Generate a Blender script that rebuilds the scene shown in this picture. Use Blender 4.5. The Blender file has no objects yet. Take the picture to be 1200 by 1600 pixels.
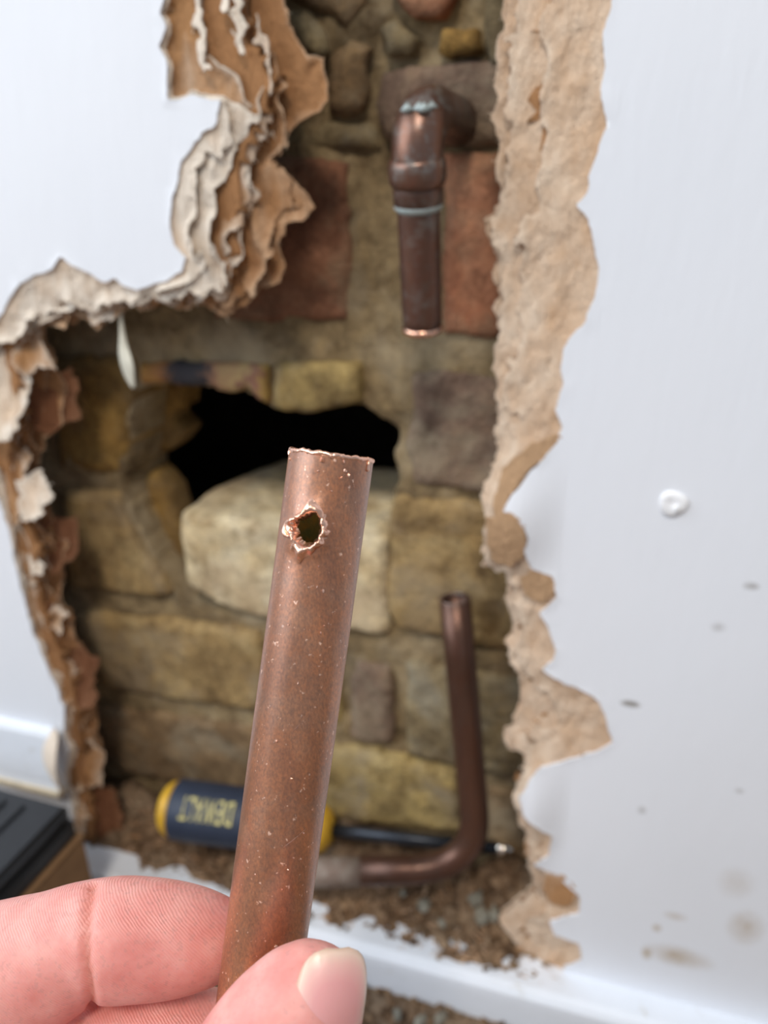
import bpy, bmesh, math, random
import numpy as np
from mathutils import Vector, Matrix

random.seed(7)
S = bpy.context.scene
COL = S.collection

# ------------------------------------------------------------------ camera
# World: X along the wall to the right, Y into the wall, Z up, floor at Z = 0. Metres.
FPX = 1200.0                      # focal length in pixels of a 1200 x 1600 frame
CAMZ = 0.386                      # camera height above the floor
PITCH, YAW, ROLL = math.radians(23), math.radians(-17.5), math.radians(-1)
cp, sp, cy_, sy_ = math.cos(PITCH), math.sin(PITCH), math.cos(YAW), math.sin(YAW)
FWD = np.array([sy_*cp, cy_*cp, -sp])
R0 = np.array([cy_, -sy_, 0.0])
U0 = np.cross(R0, FWD)
RGT = R0*math.cos(ROLL) + U0*math.sin(ROLL)
UPV = U0*math.cos(ROLL) - R0*math.sin(ROLL)
CAM = np.array([0, 0, CAMZ])
cam_data = bpy.data.cameras.new('camera')
cam = bpy.data.objects.new('camera', cam_data)
COL.objects.link(cam)
S.camera = cam
cam_data.sensor_fit = 'VERTICAL'
cam_data.sensor_height = 36
cam_data.sensor_width = 27
cam_data.lens = 36*FPX/1600
cam_data.clip_start = 0.01
cam_data.clip_end = 50
mw = Matrix.Identity(4)
for i in range(3):
    mw[i][0], mw[i][1], mw[i][2], mw[i][3] = RGT[i], UPV[i], -FWD[i], CAM[i]
cam.matrix_world = mw
cam_data.dof.use_dof = True
cam_data.dof.focus_distance = 0.143
cam_data.dof.aperture_fstop = 12.0

# ------------------------------------------------------------------ light
world = bpy.data.worlds.new('room_light'); S.world = world
world.use_nodes = True
bgn = world.node_tree.nodes['Background']
bgn.inputs[0].default_value = (0.80, 0.885, 1.0, 1)
bgn.inputs[1].default_value = 0.45

def area(name, loc, target, sx, sy, power, col):
    l = bpy.data.lights.new(name, 'AREA'); l.shape = 'RECTANGLE'
    l.size, l.size_y, l.energy, l.color = sx, sy, power, col
    o = bpy.data.objects.new(name, l); COL.objects.link(o)
    o.location = loc
    o.rotation_euler = (Vector(target)-Vector(loc)).to_track_quat('-Z', 'Y').to_euler()
    return o
# daylight from the room's window, left of and behind the photographer
area('window_daylight', (-1.30, -0.62, 1.10), (-0.1, 0.22, 0.25), 1.5, 1.3, 28, (0.86, 0.925, 1.0))
# added warm fill from overhead, brightens the wall frontally; no known lamp there
area('warm_fill_light', (0.15, -1.1, 2.2), (-0.05, 0.3, 0.25), 0.4, 0.4, 30, (1.0, 0.90, 0.78))

vs = S.view_settings
vs.view_transform = 'Standard'; vs.look = 'None'; vs.gamma = 1.0; vs.use_curve_mapping = False
vs.exposure = -0.10

# ------------------------------------------------------------------ helpers
def W(px, py, d):
    """the point at wall distance d (world Y) that the photograph shows at pixel px, py"""
    D = FWD + RGT*((px-600)/FPX) - UPV*((py-800)/FPX)
    return CAM + D*(d/D[1])
def C(px, py, z):
    """the point at optical depth z seen at pixel px, py"""
    return CAM + (FWD + RGT*((px-600)/FPX) - UPV*((py-800)/FPX))*z
def Wz(px, py, zz):
    """the point at height zz seen at pixel px, py"""
    D = FWD + RGT*((px-600)/FPX) - UPV*((py-800)/FPX)
    return CAM + D*((zz-CAMZ)/D[2])
def poly2(pts, d):
    return np.array([W(x, y, d(x, y) if callable(d) else d)[[0, 2]] for x, y in pts])

def _h(i, j, k, seed):
    n = (i*374761393 + j*668265263 + k*2147483647 + seed*1274126177) & 0xFFFFFFFF
    n = ((n ^ (n >> 13))*1274126177) & 0xFFFFFFFF
    n = ((n ^ (n >> 16))*2246822519) & 0xFFFFFFFF
    return ((n ^ (n >> 15)) & 0xFFFFFF)/float(0xFFFFFF)
def noise(x, y, z=0.0, seed=0):
    x = np.asarray(x, float); y = np.asarray(y, float); z = np.zeros_like(x)+z
    i = np.floor(x).astype(np.int64); j = np.floor(y).astype(np.int64); k = np.floor(z).astype(np.int64)
    u, v, w = x-i, y-j, z-k
    u, v, w = [q*q*(3-2*q) for q in (u, v, w)]
    r = 0
    for a in (0, 1):
        for b in (0, 1):
            for c in (0, 1):
                r = r + _h(i+a, j+b, k+c, seed)*(u if a else 1-u)*(v if b else 1-v)*(w if c else 1-w)
    return r*2-1
def fbm(x, y, z=0.0, seed=0, o=4):
    r, a, f = 0, 0.5, 1.0
    for q in range(o):
        r = r + a*noise(np.asarray(x)*f, np.asarray(y)*f, np.asarray(z)*f, seed+q*17); a *= .5; f *= 2.03
    return r
def sdpoly(P, poly):
    """signed distance to a closed polygon, + inside"""
    d = np.full(len(P), 1e9); inside = np.zeros(len(P), bool)
    A = np.asarray(poly); B = np.roll(A, -1, axis=0)
    for a, b in zip(A, B):
        e = b-a; L = (e@e)+1e-18
        w = P-a
        t = np.clip((w@e)/L, 0, 1)
        q = w-t[:, None]*e
        d = np.minimum(d, (q*q).sum(1))
        c = ((a[1] > P[:, 1]) != (b[1] > P[:, 1]))
        if abs(e[1]) > 1e-12:
            xi = a[0]+(P[:, 1]-a[1])*e[0]/e[1]
            inside ^= c & (P[:, 0] < xi)
    d = np.sqrt(d)
    return np.where(inside, d, -d)
def sst(a, b, x):
    t = np.clip((x-a)/(b-a), 0, 1); return t*t*(3-2*t)

def mesh_obj(name, verts, faces, mat, parent=None, smooth=True, attrs=None):
    me = bpy.data.meshes.new(name)
    me.from_pydata([tuple(map(float, v)) for v in verts], [], [tuple(map(int, f)) for f in faces])
    if attrs:
        for k, v in attrs.items():
            at = me.attributes.new(k, 'FLOAT', 'POINT')
            at.data.foreach_set('value', np.asarray(v, np.float32))
    me.update()
    if smooth:
        me.polygons.foreach_set('use_smooth', [True]*len(me.polygons))
    o = bpy.data.objects.new(name, me); COL.objects.link(o)
    if mat: me.materials.append(mat)
    if parent: o.parent = parent
    return o
def bm_obj(name, bm, mat, parent=None, smooth=True):
    me = bpy.data.meshes.new(name); bm.to_mesh(me); bm.free()
    if smooth: me.polygons.foreach_set('use_smooth', [True]*len(me.polygons))
    o = bpy.data.objects.new(name, me); COL.objects.link(o)
    if mat: me.materials.append(mat)
    if parent: o.parent = parent
    return o
def tag(o, label=None, cat=None, group=None, kind=None):
    if label: o['label'] = label
    if cat: o['category'] = cat
    if group: o['group'] = group
    if kind: o['kind'] = kind
    return o
def empty(name, loc):
    o = bpy.data.objects.new(name, None); COL.objects.link(o)
    o.location = tuple(loc); o.empty_display_size = .01
    return o
def adopt(child, parent):
    """parent without moving: meshes are written in world coordinates, the empty stands at the thing's base"""
    child.parent = parent
    child.matrix_parent_inverse = Matrix.Translation(parent.location).inverted()
    return child
def box(name, lo, hi, mat, parent=None, bevel=0.0, seg=2):
    bm = bmesh.new(); bmesh.ops.create_cube(bm, size=1)
    for v in bm.verts:
        v.co = Vector([lo[i]+(v.co[i]+.5)*(hi[i]-lo[i]) for i in range(3)])
    if bevel: bmesh.ops.bevel(bm, geom=bm.edges[:], offset=bevel, segments=seg, affect='EDGES', profile=.5)
    return bm_obj(name, bm, mat, parent, smooth=False)

# grid patch cut by a field phi (>0 kept), the outline slid on to phi = 0
def cut_grid(xs, zs, phi, keep=None):
    nx, nz = len(xs), len(zs)
    X, Z = np.meshgrid(xs, zs, indexing='ij')
    h = xs[1]-xs[0]
    gx, gz = np.gradient(phi, h)
    g2 = gx*gx+gz*gz+1e-6
    pos = phi > 0
    any_ = pos[:-1, :-1] | pos[1:, :-1] | pos[:-1, 1:] | pos[1:, 1:]
    if keep is not None: any_ &= keep
    sx = np.where(pos, 0, np.clip(-phi*gx/g2, -h, h)); sz = np.where(pos, 0, np.clip(-phi*gz/g2, -h, h))
    X2, Z2 = X+sx, Z+sz
    ii, jj = np.nonzero(any_)
    idx = lambda i, j: i*nz+j
    q = np.stack([idx(ii, jj), idx(ii+1, jj), idx(ii+1, jj+1), idx(ii, jj+1)], 1)
    used, inv = np.unique(q, return_inverse=True)
    return X2.ravel()[used], Z2.ravel()[used], inv.reshape(-1, 4), used

# distances (world Y) of the brick face and of the board face
D_BRICK, D_BOARD = .315, .275

# ------------------------------------------------------------------ materials
def newmat(name):
    m = bpy.data.materials.new(name); m.use_nodes = True
    nt = m.node_tree
    b = nt.nodes['Principled BSDF']
    return m, nt, b
def nd(nt, t, **kw):
    n = nt.nodes.new(t)
    for k, v in kw.items():
        if k in n.inputs: n.inputs[k].default_value = v
        else: setattr(n, k, v)
    return n
def tex(nt, scale, detail=4, rough=.55, stretch=(1, 1, 1), dist=0.0, off=(0, 0, 0)):
    tc = nd(nt, 'ShaderNodeTexCoord'); mp = nd(nt, 'ShaderNodeMapping')
    mp.inputs['Scale'].default_value = stretch; mp.inputs['Location'].default_value = off
    nt.links.new(tc.outputs['Object'], mp.inputs['Vector'])
    n = nd(nt, 'ShaderNodeTexNoise'); n.inputs['Scale'].default_value = scale
    n.inputs['Detail'].default_value = detail; n.inputs['Roughness'].default_value = rough
    n.inputs['Distortion'].default_value = dist
    nt.links.new(mp.outputs[0], n.inputs['Vector'])
    return n.outputs['Fac']
def ramp(nt, fac, stops, interp='LINEAR'):
    r = nd(nt, 'ShaderNodeValToRGB'); r.color_ramp.interpolation = interp
    e = r.color_ramp.elements
    while len(e) < len(stops): e.new(0.5)
    for el, (p, c) in zip(e, stops):
        el.position = p; el.color = (*c, 1) if len(c) == 3 else c
    nt.links.new(fac, r.inputs[0]); return r.outputs[0]
def mix(nt, fac, a, b, mode='MIX'):
    m = nd(nt, 'ShaderNodeMix', data_type='RGBA', blend_type=mode)
    for s, v in ((m.inputs[0], fac), (m.inputs[6], a), (m.inputs[7], b)):
        if isinstance(v, (int, float)): s.default_value = v
        elif isinstance(v, tuple): s.default_value = (*v, 1) if len(v) == 3 else v
        else: nt.links.new(v, s)
    return m.outputs[2]
def math_(nt, op, a, b=0.0, clamp=False):
    m = nd(nt, 'ShaderNodeMath', operation=op, use_clamp=clamp)
    for s, v in zip(m.inputs, (a, b)):
        if isinstance(v, (int, float)): s.default_value = v
        else: nt.links.new(v, s)
    return m.outputs[0]
def bump(nt, b, height, dist, strength=1.0, prev=None):
    n = nd(nt, 'ShaderNodeBump'); n.inputs['Strength'].default_value = strength
    n.inputs['Distance'].default_value = dist
    nt.links.new(height, n.inputs['Height'])
    if prev: nt.links.new(prev, n.inputs['Normal'])
    nt.links.new(n.outputs[0], b.inputs['Normal']); return n.outputs[0]

def m_paint(name, marks=()):
    m, nt, b = newmat(name)
    col = ramp(nt, tex(nt, 6, 3), [(.3, (.76, .795, .855)), (.7, (.80, .83, .885))])
    for (x, y, z, rx, rz, c, s) in marks:        # scuffs and dirt on the paint
        tc = nd(nt, 'ShaderNodeTexCoord'); mp = nd(nt, 'ShaderNodeMapping')
        mp.vector_type = 'TEXTURE'
        mp.inputs['Location'].default_value = (x, y, z)
        mp.inputs['Scale'].default_value = (rx, 1, rz)
        nt.links.new(tc.outputs['Object'], mp.inputs[0])
        ln = nd(nt, 'ShaderNodeVectorMath', operation='LENGTH')
        nt.links.new(mp.outputs[0], ln.inputs[0])
        f = math_(nt, 'SUBTRACT', 1.0, ln.outputs['Value'], clamp=True)
        f = math_(nt, 'MULTIPLY', f, math_(nt, 'MULTIPLY', tex(nt, 260, 4, .7), s*2.2), clamp=True)
        col = mix(nt, f, col, c)
    nt.links.new(col, b.inputs['Base Color'])
    b.inputs['Roughness'].default_value = .5
    n1 = bump(nt, b, tex(nt, 420, 3, .6, (1, 1, .18)), .0005, .28)
    bump(nt, b, tex(nt, 60, 2, .5, (1, 1, .35)), .0012, .16, n1)
    return m
MARKC = (.33, .32, .31); DIRT = (.50, .42, .33)
def mk(px, py, rpx, rpy, c, s):
    p = W(px, py, .275); k = .275/930
    return (p[0], p[1], p[2], rpx*k, rpy*k*1.2, c, s)
M_PAINT_R = m_paint('white_paint_scuffed', [
    mk(985, 1100, 16, 6, MARKC, 1.6), mk(1174, 916, 12, 6, MARKC, .8), mk(1122, 980, 12, 8, MARKC, .4),
    mk(1003, 1266, 8, 8, MARKC, .5), mk(1155, 1236, 8, 5, MARKC, .5), mk(1060, 1495, 60, 22, DIRT, .8),
    mk(1010, 1490, 10, 14, DIRT, 1.1), mk(1165, 1450, 30, 34, DIRT, .7), mk(1150, 1380, 30, 30, DIRT, .35),
    mk(1026, 1450, 9, 9, DIRT, .9), mk(1055, 1432, 20, 9, DIRT, .6)])
M_PAINT = m_paint('white_paint')
M_GLOSS, nt, b = newmat('white_gloss_paint')
nt.links.new(ramp(nt, tex(nt, 90, 5, .65), [(.25, (.58, .56, .52)), (.36, (.76, .81, .88)), (.8, (.80, .85, .93))]), b.inputs['Base Color'])
b.inputs['Roughness'].default_value = .38
bump(nt, b, tex(nt, 160, 4, .6), .0006, .35)

def m_paper(name, brown, cream, gain=1.0, bias=0.0, streak=(1, 1, .25)):
    m, nt, b = newmat(name)
    at = nd(nt, 'ShaderNodeAttribute', attribute_name='edge')
    n1 = tex(nt, 90, 5, .6, streak); n2 = tex(nt, 700, 3, .6, (1, 1, .4))
    f = math_(nt, 'ADD', math_(nt, 'MULTIPLY', at.outputs['Fac'], gain), math_(nt, 'MULTIPLY', math_(nt, 'SUBTRACT', n1, .5), 1.6))
    f = math_(nt, 'ADD', f, bias, clamp=True)
    br = mix(nt, n2, tuple(c*.82 for c in brown), tuple(min(1, c*1.15) for c in brown))
    cr = mix(nt, n2, tuple(c*.90 for c in cream), cream)
    nt.links.new(mix(nt, f, br, cr), b.inputs['Base Color'])
    b.inputs['Roughness'].default_value = .95
    b.inputs['Specular IOR Level'].default_value = .15
    n = bump(nt, b, tex(nt, 1300, 4, .7, (1, 1, .4)), .0012, .7)
    bump(nt, b, tex(nt, 380, 5, .65, (1, 1, .45)), .0024, .7, n)
    return m
CREAM = (.88, .76, .63)
M_LAYER = [m_paper('torn_board_pale', (.70, .46, .27), (.95, .84, .71), 1.0, .55),
           m_paper('torn_board_tan', (.50, .27, .125), CREAM, 1.0, .0),
           m_paper('torn_board_brown', (.43, .22, .10), (.72, .50, .33), .9, -.2)]
M_FLAPB = m_paper('torn_board_red_brown_shaded', (.22, .095, .048), (.42, .23, .13), .6, -.1)  # darkened brown: shade on the lower-left torn edge put into the colour
M_LAYER_R = m_paper('torn_board_buff', (.58, .34, .18), (.86, .69, .53), .5, .58, (1, 1, .6))
M_LAYER_R2 = m_paper('torn_board_buff_deep', (.55, .32, .17), (.82, .64, .48), .6, .4, (1, 1, .6))
M_FIBRE = m_paper('paper_fibre', (.62, .42, .24), (.88, .76, .62), 0, .6)

def m_brick(name, cols, smear=(.36, .30, .20), smear_amt=.5, scale=28):
    m, nt, b = newmat(name)
    base = ramp(nt, tex(nt, scale, 6, .62, dist=.6), [(.28, cols[0]), (.5, cols[1]), (.72, cols[2])])
    fine = tex(nt, 420, 4, .7)
    base = mix(nt, .55, base, ramp(nt, fine, [(.3, (.45, .45, .45)), (.7, (1.25, 1.25, 1.25))]), 'MULTIPLY')
    base = mix(nt, .8, base, ramp(nt, tex(nt, 85, 5, .7, off=(6, 2, 9)), [(.32, (.45, .40, .36)), (.5, (.95, .95, .95)), (.68, (1.3, 1.28, 1.2))]), 'MULTIPLY')
    sm = ramp(nt, tex(nt, 19, 6, .65, dist=.4, off=(3, 1, 2)), [(.48, (0, 0, 0)), (.64, (1, 1, 1))])
    f = math_(nt, 'MULTIPLY', sm, min(1, smear_amt*1.3))
    nt.links.new(mix(nt, f, base, smear), b.inputs['Base Color'])
    b.inputs['Roughness'].default_value = .88
    b.inputs['Specular IOR Level'].default_value = .25
    n = bump(nt, b, tex(nt, 520, 5, .7), .0016, .6)
    bump(nt, b, tex(nt, 90, 5, .6), .004, .5, n)
    return m
MB = {
 'red':    m_brick('red_brick', [(.17, .075, .045), (.27, .125, .072), (.33, .17, .10)], (.30, .22, .14), .5),
 'redb':   m_brick('orange_red_brick', [(.20, .065, .04), (.36, .15, .08), (.42, .22, .13)], (.33, .24, .15), .4),
 'yellow': m_brick('yellow_stock_brick', [(.17, .11, .045), (.38, .275, .11), (.54, .42, .20)], (.30, .24, .15), .75),
 'amber':  m_brick('amber_stock_brick', [(.12, .07, .022), (.30, .175, .05), (.42, .27, .085)], (.24, .17, .09), .5),
 'tan':    m_brick('tan_stock_brick', [(.17, .105, .045), (.37, .25, .11), (.50, .375, .19)], (.32, .25, .16), .6),
 'brown':  m_brick('brown_brick', [(.11, .07, .035), (.24, .155, .08), (.35, .24, .13)], (.34, .28, .19), .55),
 'purple': m_brick('plum_brown_brick', [(.11, .068, .05), (.21, .14, .10), (.30, .215, .14)], (.32, .26, .18), .75),
 'grey':   m_brick('grey_green_brick', [(.14, .105, .058), (.27, .205, .11), (.36, .29, .17)], (.30, .28, .22), .5),
 'pale':   m_brick('pale_buff_brick', [(.46, .32, .16), (.72, .59, .37), (.82, .73, .53)], (.60, .46, .29), .55, 42),
}
# the over-burnt brick above the hole changes colour along its length
m, nt, b = newmat('burnt_multicolour_brick')
_xa, _xb = W(216, 590, D_BRICK)[0], W(420, 590, D_BRICK)[0]
_tc = nd(nt, 'ShaderNodeTexCoord'); _sx = nd(nt, 'ShaderNodeSeparateXYZ'); nt.links.new(_tc.outputs['Object'], _sx.inputs[0])
_f = math_(nt, 'DIVIDE', math_(nt, 'SUBTRACT', _sx.outputs[0], float(_xa)), float(_xb-_xa))
_f = math_(nt, 'ADD', _f, math_(nt, 'MULTIPLY', math_(nt, 'SUBTRACT', tex(nt, 120, 4, .6), .5), .45), clamp=True)
_c = ramp(nt, _f, [(.0, (.42, .22, .05)), (.20, (.34, .15, .05)), (.32, (.035, .033, .04)), (.52, (.05, .045, .05)), (.62, (.36, .19, .11)), (.80, (.46, .32, .14)), (.90, (.26, .11, .09)), (1.0, (.50, .34, .10))])
nt.links.new(_c, b.inputs['Base Color']); b.inputs['Roughness'].default_value = .85
bump(nt, b, tex(nt, 300, 5, .7), .002, .6)
MB['burnt'] = m
M_MORTAR = m_brick('old_lime_mortar', [(.13, .09, .048), (.29, .21, .11), (.40, .305, .17)], (.40, .33, .22), .5, 22)
M_DARK = m_brick('shade_dark_cavity_brick', [(.02, .016, .012), (.035, .028, .02), (.05, .04, .028)], (.03, .025, .02), .3)  # near-black colour stands in for the deep shade inside the hole

def m_copper(name, base, dark, rough, tarn=(.30, .22, .20), tarn_amt=.4, metal=1.0, spots=None, verd=0.0, scale=60, stretch=(1, 1, .2)):
    m, nt, b = newmat(name)
    c = mix(nt, ramp(nt, tex(nt, scale, 6, .65, stretch), [(.3, (0, 0, 0)), (.7, (1, 1, 1))]), dark, base)
    t = ramp(nt, tex(nt, scale*2.3, 6, .7, off=(2, 5, 1)), [(.48, (0, 0, 0)), (.62, (1, 1, 1))])
    c = mix(nt, math_(nt, 'MULTIPLY', t, tarn_amt), c, tarn)
    if spots:
        s = ramp(nt, tex(nt, 900, 3, .6, off=(1, 9, 4)), [(.66, (0, 0, 0)), (.70, (1, 1, 1))])
        c = mix(nt, s, c, spots)
        g = tex(nt, 2600, 3, .7, (1, 1, .5), off=(3, 3, 8))
        c = mix(nt, .75, c, ramp(nt, g, [(.32, (.55, .55, .58)), (.66, (1.35, 1.3, 1.25))]), 'MULTIPLY')
        g2 = tex(nt, 260, 4, .6, (1, 1, .12), off=(8, 3, 5))
        c = mix(nt, .6, c, ramp(nt, g2, [(.3, (.60, .55, .52)), (.7, (1.3, 1.22, 1.1))]), 'MULTIPLY')
    if verd:
        v = ramp(nt, tex(nt, 130, 5, .7, off=(7, 2, 3)), [(.50, (0, 0, 0)), (.60, (1, 1, 1))])
        c = mix(nt, math_(nt, 'MULTIPLY', v, verd), c, (.25, .33, .33))
        nt.links.new(math_(nt, 'SUBTRACT', metal, math_(nt, 'MULTIPLY', v, .7*verd), clamp=True), b.inputs['Metallic'])
    else:
        b.inputs['Metallic'].default_value = metal
    nt.links.new(c, b.inputs['Base Color'])
    rr = math_(nt, 'ADD', rough, math_(nt, 'MULTIPLY', math_(nt, 'SUBTRACT', tex(nt, 300, 4, .6), .5), .25), clamp=True)
    nt.links.new(rr, b.inputs['Roughness'])
    bump(nt, b, tex(nt, 800, 4, .65), .0002, .35)
    return m
M_CU = m_copper('tarnished_copper', (.48, .185, .062), (.28, .10, .034), .42, (.33, .175, .10), .5, .50, spots=(.90, .60, .46))
_b = M_CU.node_tree.nodes['Principled BSDF']; _b.inputs['Coat Weight'].default_value = .7; _b.inputs['Coat Roughness'].default_value = .40; _b.inputs['Coat IOR'].default_value = 2.1; _b.inputs['Coat Tint'].default_value = (.96, .93, .92, 1)
M_CU_CUT = m_copper('freshly_cut_copper', (.95, .60, .46), (.85, .45, .30), .28, (.95, .70, .60), .3, 1.0, scale=300, stretch=(1, 1, 1))
M_CU_IN = m_copper('corroded_copper_bore', (.50, .30, .07), (.14, .20, .07), .7, (.62, .30, .05), .6, .2, scale=200, stretch=(1, 1, 1))
M_CU_OLD = m_copper('aged_copper', (.20, .095, .065), (.09, .058, .048), .36, (.14, .12, .105), .5, .6, verd=.18, scale=45)
M_CU_ELB = m_copper('aged_copper_verdigris', (.25, .115, .07), (.10, .065, .055), .34, (.17, .13, .115), .4, .7, verd=.30, scale=40)
M_CU_DRK = m_copper('dark_brown_copper', (.145, .070, .046), (.075, .038, .027), .34, (.11, .07, .055), .4, .6, scale=50)
M_DUSTY = m_copper('dusty_copper', (.26, .205, .165), (.17, .12, .095), .7, (.32, .28, .24), .6, .3, scale=60)
M_SOLDER = m_copper('verdigris_solder', (.42, .50, .50), (.30, .34, .33), .6, (.55, .62, .62), .5, .3, scale=200, stretch=(1, 1, 1))

def plain(name, col, rough, metal=0.0, var=.12, scale=150, bmp=0.0, spec=.5):
    m, nt, b = newmat(name)
    nt.links.new(ramp(nt, tex(nt, scale, 4), [(.3, tuple(c*(1-var) for c in col)), (.7, tuple(min(1, c*(1+var)) for c in col))]), b.inputs['Base Color'])
    b.inputs['Roughness'].default_value = rough; b.inputs['Metallic'].default_value = metal
    b.inputs['Specular IOR Level'].default_value = spec
    if bmp: bump(nt, b, tex(nt, scale*3, 4, .6), .0008, bmp)
    return m
M_NAVY = plain('navy_black_rubber', (.022, .032, .058), .55, bmp=.15)
M_YEL = plain('yellow_plastic', (.62, .36, .03), .45)
M_YELT = plain('yellow_print', (.56, .50, .20), .5)
M_SHAFT = plain('black_steel', (.03, .035, .045), .35, .6)
M_STEEL = plain('bright_steel', (.85, .78, .70), .18, 1.0)
M_BLACK = plain('black_plastic', (.012, .014, .018), .42, bmp=.2)
M_CARD = plain('brown_cardboard', (.27, .155, .075), .9, var=.2, scale=60, bmp=.2)
M_CREAMW = plain('cream_bare_wood', (.62, .54, .40), .8)
M_FLOOR = plain('dark_dusty_floor', (.20, .14, .09), .9, var=.45, scale=90, bmp=.6)
M_RUB = m_brick('brown_rubble', [(.05, .03, .016), (.19, .115, .065), (.36, .245, .15)], (.36, .27, .18), .5, 150)
M_RUBG = m_brick('grey_mortar_lump', [(.16, .155, .13), (.29, .285, .24), (.42, .41, .35)], (.24, .20, .14), .6, 120)
M_SCREW = plain('white_filled_screw', (.84, .85, .87), .5)
M_FLAKE = plain('pale_paper', (.62, .60, .50), .8)

# ------------------------------------------------------------------ distances of the planes
Z_SKIRT = CAMZ-.360              # top of the skirting

# ================================================================== SETTING
# floor
fx = np.linspace(-1.2, .9, 60); fy = np.linspace(-.9, .262, 40)
tag(box('floor', (-1.2, -1.0, -.02), (.9, .36, 0), M_FLOOR), kind='structure')

# brick wall: mortar bed with the knocked-out hole, bricks as pieces
HOLE = [(208, 606), (250, 602), (285, 600), (330, 606), (352, 615), (380, 612), (405, 626), (432, 642), (490, 645), (520, 636), (556, 632),
        (590, 655), (618, 672), (628, 684), (612, 708), (614, 735), (622, 756), (606, 776), (622, 800), (606, 830), (600, 880), (606, 968),
        (560, 985), (440, 975), (345, 962), (290, 945), (262, 915), (222, 850), (196, 780), (190, 742), (194, 690), (202, 640)]
hole2 = poly2(HOLE, D_BRICK)

def stone(name, pts, mat, parent, d=D_BRICK, bulge=.0, rnd=.003, thick=.045, h=.0022, warp=.0012, seed=0, rough=.0012, cut=None):
    P = poly2(pts, d)
    lo, hi = P.min(0)-.004, P.max(0)+.004
    xs = np.arange(lo[0], hi[0]+h, h); zs = np.arange(lo[1], hi[1]+h, h)
    X, Z = np.meshgrid(xs, zs, indexing='ij')
    Q = np.stack([X.ravel(), Z.ravel()], 1)
    Qw = Q + warp*np.stack([fbm(Q[:, 0]*110, Q[:, 1]*110, seed*.77, 3), fbm(Q[:, 0]*110, Q[:, 1]*110, seed*.77+40, 3)], 1)*2
    ph = sdpoly(Qw, P)
    if cut is not None: ph = np.minimum(ph, -sdpoly(Qw, cut))
    vx, vz, q, used = cut_grid(xs, zs, ph.reshape(X.shape))
    e = np.clip(ph[used], 0, None)
    y = d + rnd*(1-np.sqrt(np.clip(1-(1-np.clip(e/rnd/1.6, 0, 1))**2, 0, 1))) - bulge*np.clip(e/.012, 0, 1)
    y = y + rough*2*fbm(vx*70, vz*70, seed*1.3, seed, 4)
    bm = bmesh.new()
    vs_ = [bm.verts.new((a, b_, c)) for a, b_, c in zip(vx, y, vz)]
    for f in q: bm.faces.new([vs_[i] for i in f])
    bd = [ed for ed in bm.edges if ed.is_boundary]
    r = bmesh.ops.extrude_edge_only(bm, edges=bd)
    for v in r['geom']:
        if isinstance(v, bmesh.types.BMVert): v.co.y = d+thick
    bmesh.ops.recalc_face_normals(bm, faces=bm.faces)
    return bm_obj(name, bm, mat, parent)

MORTAR = [(-260, -420), (900, -420), (900, 1420), (-260, 1420)]
wall_back = stone('wall_back', MORTAR, M_MORTAR, None, d=D_BRICK+.0035, h=.0028, rnd=.001, warp=.0015, seed=3, rough=.0022, cut=hole2, thick=.040)
tag(wall_back, 'old brick wall with a knocked-out hole, seen inside the torn opening', kind='structure')

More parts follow.
